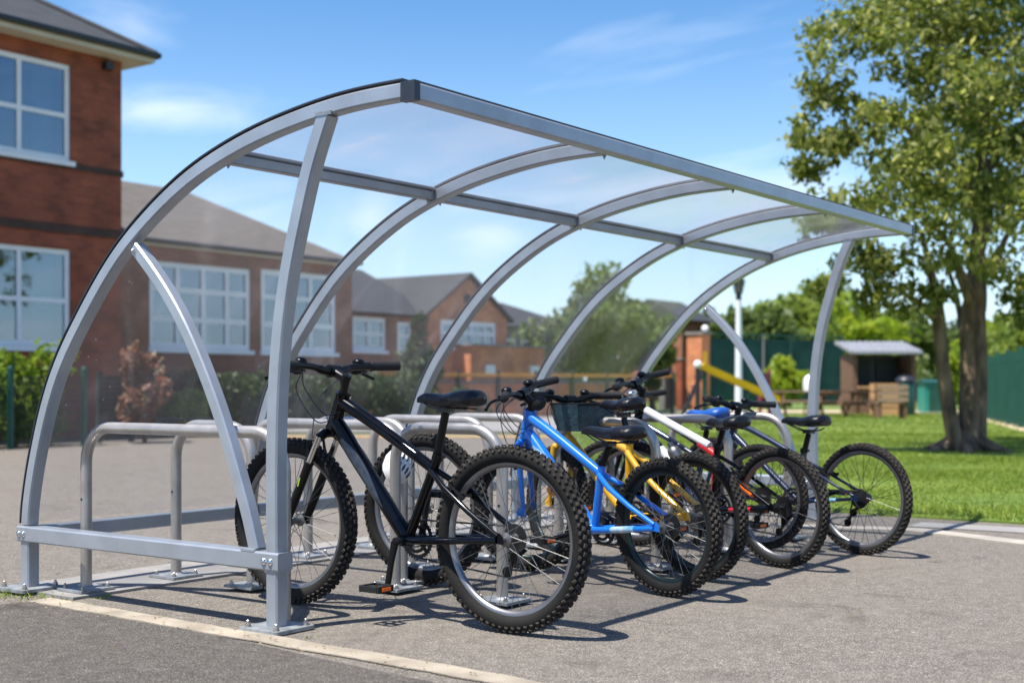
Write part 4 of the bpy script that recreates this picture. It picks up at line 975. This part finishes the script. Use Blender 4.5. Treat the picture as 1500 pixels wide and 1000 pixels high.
def fence_bars(name, label, p0, p1, h, n, m, rail_m=None, w=.022, rails=(.12, .95), rw=.045, posts=5, cat='fence'):
    t = thing(name, label, cat, p0); p0, p1 = Vector(p0), Vector(p1); d = p1 - p0
    b = MB()
    for i in range(n): q = d * (i / (n - 1)); b.bb(q.x - w / 2, q.x + w / 2, q.y - w / 2, q.y + w / 2, .06, h)
    b.build('bars', m, t)
    b = MB()
    for f in rails: b.rtube([V(0, 0, h * f), d + V(0, 0, h * f)], rw, rw, Vector((-d.y, d.x, 0)).normalized(), .004)
    b.build('rail', rail_m or m, t)
    for i in range(posts): q = d * (i / (posts - 1)); b = MB(); b.bb(q.x - .045, q.x + .045, q.y - .045, q.y + .045, 0, h + .08); b.build('fence_post', m, t)
    return t


fence_bars('railing', 'low dark railing with an orange top rail in front of the gabled house', at(548, 33), at(985, 39), 1.22, 110, M['fence_dark'], M['rail_orange'], .014, (.96,), .085, 9)
b0, b1 = at(545, 34.3), at(905, 39.5)
lw_ = thing('garden_wall', 'low brick garden wall behind the orange topped railing', 'wall', b0); dd = b1 - b0; n_ = V(-dd.y, dd.x, 0).normalized() * .12
b = MB(); b.prism([V(0, 0, 0) - n_, dd - n_, dd + n_, n_], (0, 0, .95)); b.build('brickwork', M['brick_orange'], lw_)
b = MB(); n2_ = n_ * 1.3; b.prism([V(0, 0, .952) - n2_, dd - n2_ + V(0, 0, .952), dd + n2_ + V(0, 0, .952), n2_ + V(0, 0, .952)], (0, 0, .07)); b.build('coping', M['slab'], lw_)
# mesh fence panels in front of the hedge on the left
t = thing('mesh_fence', 'dark green mesh fence panel in front of the bright hedge at the left edge', 'fence', (5.6, 12.85, 0)); d = V(2.85, 0, 0)
b = MB()
for i in range(60): q = d * (i / 59); b.bb(q.x - .004, q.x + .004, q.y - .004, q.y + .004, .05, 1.02)
for k in range(12): b.rtube([V(0, 0, .06 + .086 * k), d + V(0, 0, .06 + .086 * k)], .008, .008, V(-d.y, d.x, 0).normalized(), .001)
b.build('mesh', M['fence_dark'], t)
for f in (.0, .58, 1): q = d * f; b = MB(); b.bb(q.x - .035, q.x + .035, q.y - .035, q.y + .035, 0, 1.12); b.lathe([(.045, 1.12), (.03, 1.16), (0, 1.17)], (q.x, q.y, 0), (0, 0, 1), 10); b.build('fence_post', M['green_paint'], t)
x0_, x1_ = (9.26, 9.86)
t = thing('fence_panel', 'dark green close boarded fence panel standing left of the red shrub', 'fence', (x0_, 13.6, 0)); wd_ = x1_ - x0_
b = MB()
for k in range(12): b.bb(.035, wd_ - .035, -.012, .012, .06 + .082 * k, .06 + .082 * k + .074)
b.build('boards', M['fence_dark'], t)
for q in (0, wd_): b = MB(); b.bb(q - .034, q + .034, -.034, .034, 0, 1.10); b.build('fence_post', M['fence_dark'], t)

# tall green court fence with windbreak
c0, c1 = at(1034, 52), at(1235, 56); t = thing('court_fence', 'tall sports court fence hung with dark green windbreak netting', 'fence', c0); d = c1 - c0
for i in range(6):
    q = d * (i / 5); b = MB(); b.tube([q, q + V(0, 0, 3.0)], .06, 8); b.build('fence_post', M['slab'] if i == 2 else M['green_paint'], t)
b = MB(); nn = V(-d.y, d.x, 0).normalized() * .02
for i in range(5):
    a, c = d * (i / 5) + d.normalized() * .07, d * ((i + 1) / 5) - d.normalized() * .07; b.prism([a - nn + V(0, 0, .25), c - nn + V(0, 0, .25), c + nn + V(0, 0, .25), a + nn + V(0, 0, .25)], (0, 0, 2.55))
b.build('windbreak', M['green_mesh'], t)
b = MB(); b.tube([V(0, 0, 2.95), d + V(0, 0, 2.95)], .035, 6); b.build('rail', M['green_paint'], t)
p = at(1023, 48); t = thing('gate_pier', 'tall orange brick gate pier with a yellow notice, left of the green court fence', 'pier', p)
b = MB(); b.bb(-.33, .33, -.3, .3, 0, 2.75); b.build('pier_body', M['brick_orange'], t); b = MB(); b.bb(-.38, .38, -.36, .36, 2.752, 2.85); b.build('cap_stone', M['slab'], t)
b = MB(); b.box((-.12, -.32, 1.9), (.24, .03, .5), Matrix.Rotation(-.3, 3, 'Z')); b.build('notice', M['slide'], t)
b = MB(); b.blob((.15, -.2, 2.98), (.13, .13, .13)); b.build('globe', M['white_cover'], t)
for i, (u, lab, m) in enumerate(((975, 'pale grey garden gate panel left of the dark red panel', 'slab'), (1000, 'dark red brick panel left of the tall gate pier', 'brick'))):
    p = at(u, 49); t = thing('wall_panel', lab, 'wall', p); b = MB(); b.bb(-.3, .3, -.12, .12, 0, 1.75 + .1 * i); b.build('panel', M[m], t); b = MB(); b.bb(-.33, .33, -.15, .15, 1.752 + .1 * i, 1.82 + .1 * i); b.build('coping', M['slab'], t)
# lamp post
p = at(1082, 40); t = thing('lamp_post', 'white park lamp post with a black lantern', 'street lamp', p)
b = MB(); b.tube([(0, 0, 0), (0, 0, .25)], [.16, .15], 14); b.tube([(0, 0, .25), (0, 0, 3.50)], [.12, .085], 14); b.build('pole', M['pole_white'], t)
b = MB(); b.lathe([(.07, 3.50), (.10, 3.56), (.08, 3.64), (.12, 3.72)], (0, 0, 0), (0, 0, 1), 12); b.lathe([(.21, 4.08), (.19, 4.12), (.11, 4.2), (.05, 4.25), (0, 4.32)], (0, 0, 0), (0, 0, 1), 12)
for k in range(6): a = 2 * PI * k / 6; b.tube([(.12 * math.cos(a), .12 * math.sin(a), 3.72), (.195 * math.cos(a), .195 * math.sin(a), 4.09)], .012, 6)
lo = b.build('lantern_frame', M['gutter'], t); b = MB(); b.lathe([(.105, 3.725), (.178, 4.075)], (0, 0, 0), (0, 0, 1), 12); b.build('lantern_glass', M['lamp_glass'], lo)
# yellow slide, its ball topped post and red panel
p = at(1030, 30); t = thing('slide', 'yellow playground slide sloping down to the right past the white lamp post', 'slide', p); q = at(1134, 30.6) - p
b = MB(); a0, a1 = V(0, 0, 1.30), V(q.x, q.y, .58); sd = V(FW.x, FW.y, 0); b.sweep([a0 - (a1 - a0) * .02, a0, a0.lerp(a1, .8), a1, a1 + (a1 - a0) * .05 + V(0, 0, .03)], [(-.25, .06), (-.25, -.09), (.25, -.09), (.25, .06), (.21, .06), (.21, -.05), (-.21, -.05), (-.21, .06)], sd); b.build('chute', M['slide'], t)
for f, h in ((.02, 1.2), (.6, .80)):
    c = V(q.x, q.y, 0) * f; b = MB()
    for s in (-.2, .2): b.tube([c + sd * s, c + sd * s + V(0, 0, h)], .03, 8)
    b.build('leg', M['green_paint'], t)
b = MB(); c = -V(q.x, q.y, 0).normalized() * .55
for k in range(5): b.tube([c * (1 - .16 * k) + sd * -.2 + V(0, 0, .2 + .22 * k), c * (1 - .16 * k) + sd * .2 + V(0, 0, .2 + .22 * k)], .022, 6)
for s in (-.2, .2): b.tube([c * 1.15 + sd * s, V(0, 0, 1.25) + sd * s], .03, 8)
b.build('ladder', M['gutter'], t)
p = at(1022, 29.5); t = thing('ball_top_post', 'dark post topped with a white ball beside the slide', 'post', p)
b = MB(); b.tube([(0, 0, 0), (0, 0, 1.28)], .06, 10); b.build('post_shaft', M['gutter'], t); b = MB(); b.blob((0, 0, 1.36), (.095, .095, .095), 14, 9); b.build('ball', M['white_cover'], t)
p = at(1120, 37); t = thing('play_panel', 'maroon playground panel on two posts behind the foot of the slide', 'play panel', p)
b = MB(); b.bb(-.25, .25, -.03, .03, .25, 1.25); b.build('board', M['maroon'], t)
for s in (-1, 1): b = MB(); b.bb(s * .30 - .035, s * .30 + .035, -.04, .04, 0, 1.35); b.build('post', M['maroon'], t)
# kiosk
p = at(1286, 41); t = thing('kiosk', 'small park kiosk with a pale sloping metal roof and dark open counter', 'kiosk', p, YAW - PI / 2)
b = MB(); b.bb(-.98, -.84, -.75, .75, 0, 1.85); b.bb(.84, .96, -.75, .75, 0, 1.85); b.bb(-.84, .84, .6, .75, 0, 1.85); b.build('wall', M['wood'], t)
b = MB(); b.bb(-.78, .80, -.75, -.62, 0, .80); b.build('counter_front', M['wood'], t); b = MB(); b.bb(-.84, .86, -.85, -.55, .802, .87); b.build('counter_top', M['wood_light'], t)
b = MB(); b.bb(-.775, .795, .50, .595, .9, 1.8); b.build('back_board', M['gutter'], t)
for xa in (-.72, .05): b = MB(); b.bb(xa, xa + .62, .42, .46, .95, 1.7); b.build('shelf_unit', M['fence_dark'], t)
b = MB(); b.prism([V(-1.12, -1.05, 1.86), V(-1.12, 1.0, 2.22), V(-1.12, 1.0, 2.30), V(-1.12, -1.05, 1.94)], (2.2, 0, 0))
for k in range(12): b.prism([V(-1.08 + k * .19, -1.05, 1.941), V(-1.08 + k * .19, 1.0, 2.301), V(-1.08 + k * .19, 1.0, 2.33), V(-1.08 + k * .19, -1.05, 1.97)], (.03, 0, 0))
b.build('roof', M['metal_roof'], t)
p = at(1295, 38.4); t = thing('crate', 'large orange wooden crate in front of the kiosk counter', 'crate', p, YAW - PI / 2)
b = MB()
for k in range(4): b.bb(-.34, .34, -.3, -.27, .02 + k * .24, .02 + k * .24 + .21)
for k in range(4): b.bb(-.34, -.31, -.27, .3, .02 + k * .24, .02 + k * .24 + .21)
b.bb(.31, .34, -.27, .3, .02, .95); b.bb(-.31, .31, .27, .3, .02, .95); b.bb(-.31, .31, -.27, .27, .90, .93); b.build('boards', M['wood_light'], t)
b = MB()
for x in (-.36, .325): b.bb(x, x + .035, -.335, -.302, 0, .97)
b.build('battens', M['wood'], t)
p = at(1326, 38.8); t = thing('litter_bin', 'dark green litter bin at the right of the kiosk', 'bin', p)
b = MB(); b.lathe([(.25, 0), (.27, .06), (.28, .95), (.24, 1.0)], (0, 0, 0), (0, 0, 1), 18); b.build('bin_body', M['green_paint'], t); b = MB(); b.lathe([(.30, 1.0), (.30, 1.05), (.2, 1.16), (0, 1.19)], (0, 0, 0), (0, 0, 1), 18); b.build('lid', M['gutter'], t)


def picnic(u, d, label, m, rz=0.0, grp='picnic tables on the lawn'):
    t = thing('picnic_table', label, 'picnic table', at(u, d), YAW - PI / 2 + rz, grp)
    b = MB()
    for k in range(5): b.bb(-.8, .8, -.36 + k * .145, -.36 + k * .145 + .13, .70, .74)
    b.build('table_top', M[m], t)
    for s in (-1, 1):
        b = MB()
        for k in range(2): b.bb(-.8, .8, s * .68 - .14 + k * .145, s * .68 - .14 + k * .145 + .13, .42, .46)
        b.build('seat', M[m], t)
    for x in (-.55, .55):
        b = MB(); b.bb(x - .022, x + .022, -.72, .72, .33, .418); b.bb(x - .022, x + .022, -.33, .33, .62, .698)
        for s in (-1, 1): b.sweep([V(x + .05, s * .25, .69), V(x + .05, s * .62, .0)], [(-.022, -.045), (.022, -.045), (.022, .045), (-.022, .045)], (1, 0, 0))
        b.build('leg', M['wood'], t)
    return t


picnic(1165, 37.5, 'pale picnic table seen left of the far front shelter post', 'wood_pale', .15)
picnic(1237, 37.0, 'brown picnic table seen right of the far front shelter post', 'wood', .5)
p = at(1304, 35.2); t = thing('park_bench', 'pale slatted bench back to back with the kiosk crate', 'bench', p, YAW - PI / 2)
b = MB()
for k in range(3): b.bb(-.40, .40, -.3, -.262, .46 + k * .16, .46 + k * .16 + .12)
b.build('backrest', M['wood_pale'], t); b = MB()
for k in range(3): b.bb(-.40, .40, -.24 + k * .15, -.24 + k * .15 + .13, .40, .44)
b.build('seat', M['wood_pale'], t)
for x in (-.34, .34): b = MB(); b.bb(x - .04, x + .04, -.258, .2, 0, .398); b.bb(x - .04, x + .04, -.258, -.245, .398, .9); b.build('leg', M['wood'], t)
p = at(1188, 41); t = thing('covered_barbecue', 'rounded white covered barbecue behind the picnic tables', 'barbecue', p)
b = MB(); b.blob((0, 0, 1.02), (.25, .23, .22), 18, 10); b.lathe([(.23, .70), (.25, .9), (.245, 1.0)], (0, 0, 0), (0, 0, 1), 18); b.build('cover', M['white_cover'], t)
for k in range(3): a = 2 * PI * k / 3; b = MB(); b.tube([(.22 * math.cos(a), .22 * math.sin(a), 0), (.15 * math.cos(a), .15 * math.sin(a), .74)], .025, 8); b.build('leg', M['gutter'], t)
p = at(1364, 44); t = thing('shed', 'small teal storage shed beyond the left tree trunk', 'shed', p, YAW - PI / 2)
b = MB(); b.bb(-.34, .34, -.4, .4, 0, .95); b.build('shed_body', M['teal'], t); b = MB(); b.prism([V(-.38, -.45, .952), V(-.38, .45, .952), V(-.38, .45, 1.0), V(-.38, 0, 1.10), V(-.38, -.45, 1.0)], (.76, 0, 0)); b.build('roof', M['green_paint'], t); b = MB(); b.bb(-.2, .2, -.425, -.402, .05, .85); b.build('door', M['green_paint'], t)
p = at(1389, 44); t = thing('marker_post', 'red marker post between the tree trunks', 'post', p); b = MB(); b.tube([(0, 0, 0), (0, 0, 1.1)], .1, 10); b.build('shaft', M['red'], t); b = MB(); b.lathe([(.13, 1.1), (.13, 1.16), (0, 1.24)], (0, 0, 0), (0, 0, 1), 10); b.build('cap', M['maroon'], t)
p = at(1440, 41); t = thing('notice_panel', 'pink and maroon upright panel at the far end of the green fence', 'panel', p); b = MB(); b.bb(-.13, .13, -.05, .05, .2, 1.95); b.build('board', M['maroon'], t); b = MB(); b.bb(-.16, -.132, -.06, .06, 0, 2.0); b.build('post', M['gutter'], t)
# green palisade fence on the right
p0, p1 = at(1447, 34), at(1575, 20.5); fence_bars('palisade_fence', 'dark green upright palisade fence at the right edge', p0, p1, 1.62, 44, M['green_paint'], None, .075, (.12, .88), .05, 7)
strip('fence_footing', [p0, p1], .5, .02, M['sand'], .02)
# low bench left behind the shelter
p = at(268, 22.4); t = thing('low_bench', 'low dark bench in front of the hedge beside the red shrub', 'bench', p, YAW - PI / 2 + .3)
b = MB()
for k in range(3): b.bb(-.5, .5, -.18 + k * .125, -.18 + k * .125 + .11, .30, .335)
b.build('seat', M['gutter'], t)
for x in (-.4, .4): b = MB(); b.bb(x - .03, x + .03, -.17, .17, 0, .298); b.build('leg', M['gutter'], t)

# ------------------------------------------------------------------ trees, shrubs, hedges


def leaf_cloud(clumps, size, shell=.45):
    """clumps (cx,cy,cz,rx,ry,rz,n): folded leaf faces scattered through the volume"""
    out = []
    for cx, cy, cz, rx, ry, rz, n in clumps:
        d = NR.randn(n, 3); d /= np.linalg.norm(d, axis=1)[:, None]; rad = (shell + (1 - shell) * NR.rand(n)) ** .7 * (1 + .12 * NR.randn(n))
        c = np.array([cx, cy, cz]) + d * rad[:, None] * np.array([rx, ry, rz])
        nn = d * .6 + NR.randn(n, 3) * .7 + np.array([0, 0, .45]); nn /= np.linalg.norm(nn, axis=1)[:, None]
        t = np.cross(nn, NR.randn(n, 3)); t /= np.linalg.norm(t, axis=1)[:, None]; t[:, 2] -= .35; bb_ = np.cross(nn, t); s = (size * (.6 + .8 * NR.rand(n)))[:, None]
        q = np.stack([c - t * s, c - t * s * .1 + bb_ * s * .5, c + t * s * .95 - nn * s * .2, c - t * s * .1 - bb_ * s * .5], 1); out.append(q.reshape(-1, 3))
    return np.concatenate(out)


def crown_clumps(cx, cy, cz, rx, ry, rz, k, n, cr=.38, zmin=-1.0):
    out = []
    for i in range(k):
        while 1:
            d = NR.uniform(-1, 1, 3)
            if d @ d < 1 and d[2] > zmin: break
        d *= (.55 + .45 * NR.rand()); s = cr * (.6 + .7 * NR.rand())
        out.append((cx + d[0] * rx, cy + d[1] * ry, cz + d[2] * rz, rx * s, ry * s, rz * s * .85, n))
    return out


def tree(name, label, p, h0, crown, leaf, k=26, n=110, size=.2, trunk=.16, cr=.38, grp='trees of the distant tree line', limbs=5):
    cx, cy, cz, rx, ry, rz = crown; t = thing(name, label, 'tree' if trunk else 'shrub', (p.x, p.y, 0), 0, grp)
    np_mesh('crown', leaf_cloud(crown_clumps(cx, cy, cz, rx, ry, rz, k, n, cr), size), 4, M[leaf], t)
    if trunk:
        b = MB(); top = V(cx, cy, cz); b.tube([V(0, 0, -.05), V(0, 0, .15), V(.02, 0, h0), top.lerp(V(0, 0, h0), .4)], [trunk * 1.5, trunk * 1.1, trunk * .9, trunk * .4], 10)
        for i in range(limbs):
            a = 2 * PI * i / limbs + random.random(); e = V(cx + rx * .6 * math.cos(a), cy + ry * .6 * math.sin(a), cz + rz * random.uniform(-.2, .5)); s0 = V(0.01, 0, h0 * random.uniform(.75, 1.0)); b.tube(catmull([s0, s0.lerp(e, .5) + V(0, 0, .1 * rz), e], 4), [trunk * .45 - trunk * .40 * i_ / 8 for i_ in range(9)], 7)
        b.build('trunk', M['bark'], t)
    return t


# big tree by the lawn
tp = at(1415, 17.4); big = thing('big_tree', 'large leafy tree with several trunks standing on the lawn at the right', 'tree', (tp.x, tp.y, 0))


def L3(u, v, dd=0.0):  # point on the tree's own vertical plane, dd metres deeper
    q = at(u, 17.4 + dd, v); return V(q.x - tp.x, q.y - tp.y, q.z)


b = MB()
b.tube(catmull([L3(1425, 672), L3(1424, 640), L3(1427, 560), L3(1425, 470), L3(1430, 430), L3(1432, 360), L3(1440, 230), L3(1445, 60)], 4), [.26, .235, .215, .20, .19, .185, .18, .18, .178, .176, .175, .172, .168, .16, .16, .15, .14, .13, .12, .11, .10, .09, .08, .07, .06, .05, .04, .03, .02], 14)
b.build('main_trunk', M['bark'], big)
b = MB(); b.tube(catmull([L3(1412, 672, -.1), L3(1398, 640, -.15), L3(1384, 560, -.2), L3(1376, 480, -.2), L3(1370, 430, -.3), L3(1350, 340, -.4)], 4), [.16, .14, .125, .115, .11, .105, .10, .098, .096, .094, .092, .09, .088, .095, .085, .08, .07, .06, .05, .04, .03], 10); b.build('side_trunk', M['bark'], big)
b = MB(); b.tube(catmull([L3(1408, 668, .3), L3(1409, 600, .3), L3(1410, 500, .3), L3(1402, 440, .4), L3(1385, 380, .6)], 4), [.06, .055, .05, .05, .048, .046, .045, .044, .043, .042, .042, .04, .04, .035, .03, .025, .02], 9); b.build('side_trunk', M['bark'], big)
for pts in ([(1428, 440, 0), (1408, 400, -.3), (1385, 350, -.6), (1330, 300, -.9)], [(1432, 400, 0), (1460, 380, -.2), (1478, 340, -.4), (1530, 280, -.5)], [(1436, 300, 0), (1380, 220, -.5), (1290, 170, -.9)], [(1438, 260, 0), (1500, 180, .4), (1580, 120, .6)], [(1376, 470, -.2), (1340, 440, -.5), (1290, 410, -.7)], [(1425, 460, 0), (1415, 430, -.2), (1404, 405, -.3), (1398, 380, -.4)], [(1432, 380, 0), (1450, 300, .9), (1400, 200, 1.5)]):
    b = MB(); pp = catmull([L3(*q) for q in pts], 4); b.tube(pp, [.075 - .062 * i / (len(pp) - 1) for i in range(len(pp))], 8); b.build('branch', M['bark'], big)
cl = []
main = [(1460, 60, 0, 1.5), (1330, 60, -.5, 1.1), (1400, -60, .3, 1.5), (1270, 120, -.8, .85), (1230, 60, -.4, .45), (1400, 170, -1.2, 1.2), (1500, 190, -.6, 1.3), (1310, 210, -1.0, 1.0), (1215, 215, -.6, .55), (1255, 270, -.8, .7), (1180, 195, -.3, .28), (1172, 260, -.5, .25), (1350, 310, -1.3, .95), (1450, 310, -1.4, .9), (1530, 330, -.8, 1.0), (1290, 340, -.9, .6), (1225, 335, -.5, .36), (1245, 390, -.6, .36), (1340, 400, -.9, .45), (1300, 395, -.7, .42), (1215, 420, -.5, .17), (1365, 440, -.6, .3), (1270, 430, -.6, .22), (1385, 250, .8, 1.4), (1500, 80, 1.0, 1.8), (1600, 150, .4, 1.7), (1560, -60, .6, 1.9), (1470, -150, .3, 1.9), (1340, -30, 1.2, 1.3), (1480, 390, -1.0, .45), (1500, 420, -.7, .4), (1190, 330, -.4, .16), (1195, 130, -.5, .2), (1620, 330, .2, 1.2), (1430, 240, 1.9, 1.5), (1300, 20, -.6, .7), (1260, 20, -.5, .5), (1410, 395, .9, .6), (1330, 445, -.8, .22), (1495, 450, .3, .35)]
for u, v, dd, r in main:
    c = L3(u, v, dd); k = max(4, int(11 * r ** 1.3))
    for i in range(k):
        d = NR.randn(3); d /= np.linalg.norm(d); d *= r * (.35 + .65 * NR.rand()); s = (.22 + .16 * NR.rand()) * (.7 + .4 * r)
        cl.append((c.x + d[0], c.y + d[1], c.z + d[2] * .9, s, s, s * .7, int(72 * (s / .3) ** 1.6) + 10))
np_mesh('crown', leaf_cloud(cl, .052, .15), 4, M['leaf_big'], big)
# spreading roots
b = MB()
for a in (.3, 1.4, 2.6, 3.5, 4.6, 5.6): b.tube([V(.05 * math.cos(a), .05 * math.sin(a), .22), V(.38 * math.cos(a), .38 * math.sin(a), .06), V(.75 * math.cos(a), .75 * math.sin(a), -.03)], [.12, .07, .02], 8)
b.build('roots', M['bark'], big)
tree('round_tree', 'broad round green tree in front of the far houses, seen through the shelter', at(872, 44), 1.1, (0, 0, 2.75, 2.6, 2.4, 1.95), 'leaf_mid', 50, 210, .13, .16, .32, grp=None)
tree('round_tree', 'smaller loose green tree to the right of the broad round tree', at(955, 47), 1.0, (0, 0, 2.2, 1.2, 1.2, 1.3), 'leaf_mid', 22, 150, .13, .11, .38, grp=None)
b_ = tree('conical_shrub', 'dark green conical shrub beside the gabled house window', at(611, 33.4), .2, (0, 0, 1.35, .62, .62, 1.22), 'leaf_dark', 26, 150, .075, .05, .42, grp=None)
for i, (u, v, d, r, lf, lab) in enumerate(((1110, 455, 70, 2.0, 'leaf_mid', 'olive green tree low behind the court fence'), (1140, 452, 78, 2.6, 'leaf_light', 'light green tree right of the lamp post in the tree line'), (1172, 436, 72, 2.4, 'leaf_light', 'bright green tree left of the far shelter post'), (1207, 420, 82, 2.8, 'leaf_light', 'tallest light green tree in the tree line behind the far shelter post'), (1245, 452, 75, 2.6, 'leaf_lime', 'lime green tree just right of the far shelter post'), (1285, 447, 80, 2.9, 'leaf_mid', 'dull green tree directly behind the kiosk roof'), (1325, 450, 84, 2.7, 'leaf_mid', 'dull green tree right of the kiosk roof'), (1366, 480, 90, 2.4, 'leaf_mid', 'small green tree glimpsed left of the side trunk'), (1404, 478, 95, 2.6, 'leaf_dark', 'dark tree glimpsed between the trunks of the big tree'), (1462, 478, 88, 2.3, 'leaf_lime', 'lime tree above the end of the palisade fence'), (1500, 450, 80, 2.6, 'leaf_light', 'light green tree at the right edge behind the palisade fence'), (1075, 470, 82, 2.0, 'leaf_mid', 'green tree peeping over the gate pier'), (1040, 468, 88, 2.2, 'leaf_mid', 'green tree left of the lamp post, partly behind the curved arch'))):
    p = at(u, d); zt = .88 + (VH - v) / F * d; tree('distant_tree', lab, p, 1.2, (0, 0, zt - r * .8, r * 1.15, r * 1.1, r), lf, 26, 120, .26, .2, .36)
for i, (u, v, d, r, lf, lab) in enumerate(((1150, 522, 50, .75, 'leaf_lime', 'yellow green bush in front of the court fence'), (1412, 500, 52, .95, 'leaf_lime', 'yellow green bush between the tree trunks'), (1345, 540, 60, 1.0, 'leaf_mid', 'low green bush behind the teal shed'), (1468, 500, 56, 1.1, 'leaf_light', 'light bush rising behind the far end of the palisade fence'), (985, 545, 52, .7, 'leaf_mid', 'low bush at the foot of the pale gate panel'))):
    p = at(u, d); zt = .88 + (VH - v) / F * d; tree('bush', lab, p, .3, (0, 0, max(.5, zt * .52), r, r, max(.5, zt * .5)), lf, 20, 110, .12, .04, .42, grp='bushes in the park')
# far wood, one mass
cl = []
for i in range(90): u = 940 + 640 * NR.rand(); d = 105 + 25 * NR.rand(); p = at(u, d); z = 2.3 + 2.2 * NR.rand(); cl.append((p.x, p.y, z * .6, 3.2, 3.2, z * .75, 90))
struct(np_mesh('far_wood', leaf_cloud(cl, .5), 4, M['leaf_mid']), 'stuff')


def hedge(label, a, c, h, leaf, n, size, grp=None, w=.5, name='hedge', uneven=.15):
    a, c = Vector(a), Vector(c); t = thing(name, label, 'hedge' if name == 'hedge' else 'shrub', (a.x, a.y, 0), 0, grp); L_ = (c - a); k = max(2, int(L_.length / .42)); cl = []
    for i in range(k + 1):
        for z in (.28, .62, .85): q = L_ * (i / k); hh = h * (1 + uneven * NR.randn()); cl.append((q.x + .1 * NR.randn(), q.y + .1 * NR.randn(), hh * z, .36, w * .8, h * .24, n))
    np_mesh('foliage', leaf_cloud(cl, size, .3), 4, M[leaf], t)
    b = MB()
    for i in range(k + 1): q = L_ * (i / k); b.tube([q, q + V(.02, .02, h * .6)], [.03, .012], 6)
    b.build('stems', M['bark'], t); return t


hedge('bright lime green hedge under the lower school window at the left', (5.2, 13.45, 0), (8.15, 13.45, 0), 1.30, 'leaf_hedge', 210, .065, None, .5, 'hedge', .12)
hedge('dark green clipped hedge below the tall hall windows', (13.0, 16.3, 0), (19.6, 16.3, 0), 1.1, 'leaf_dark', 170, .06, None, .5, 'hedge', .05)
hedge('low dark hedge at the foot of the orange railing', at(556, 32), at(700, 33), .62, 'leaf_dark', 120, .06, None, .35, 'hedge', .25)
p = at(212, 20.2); tree('red_shrub', 'red leaved shrub in front of the hall', p, .3, (0, 0, .78, .46, .45, .66), 'leaf_red', 26, 120, .06, .03, .38, grp=None)
p = at(270, 23); tree('round_bush', 'clipped round light green bush right of the red shrub', p, .2, (0, 0, .48, .46, .46, .44), 'leaf_light', 16, 170, .05, .03, .45, grp=None)
p = at(150, 23.6); tree('green_bush', 'dull green bush behind the dark close mesh panel', p, .2, (0, 0, .9, .8, .5, .85), 'leaf_mid', 22, 130, .06, .04, .4, grp=None)
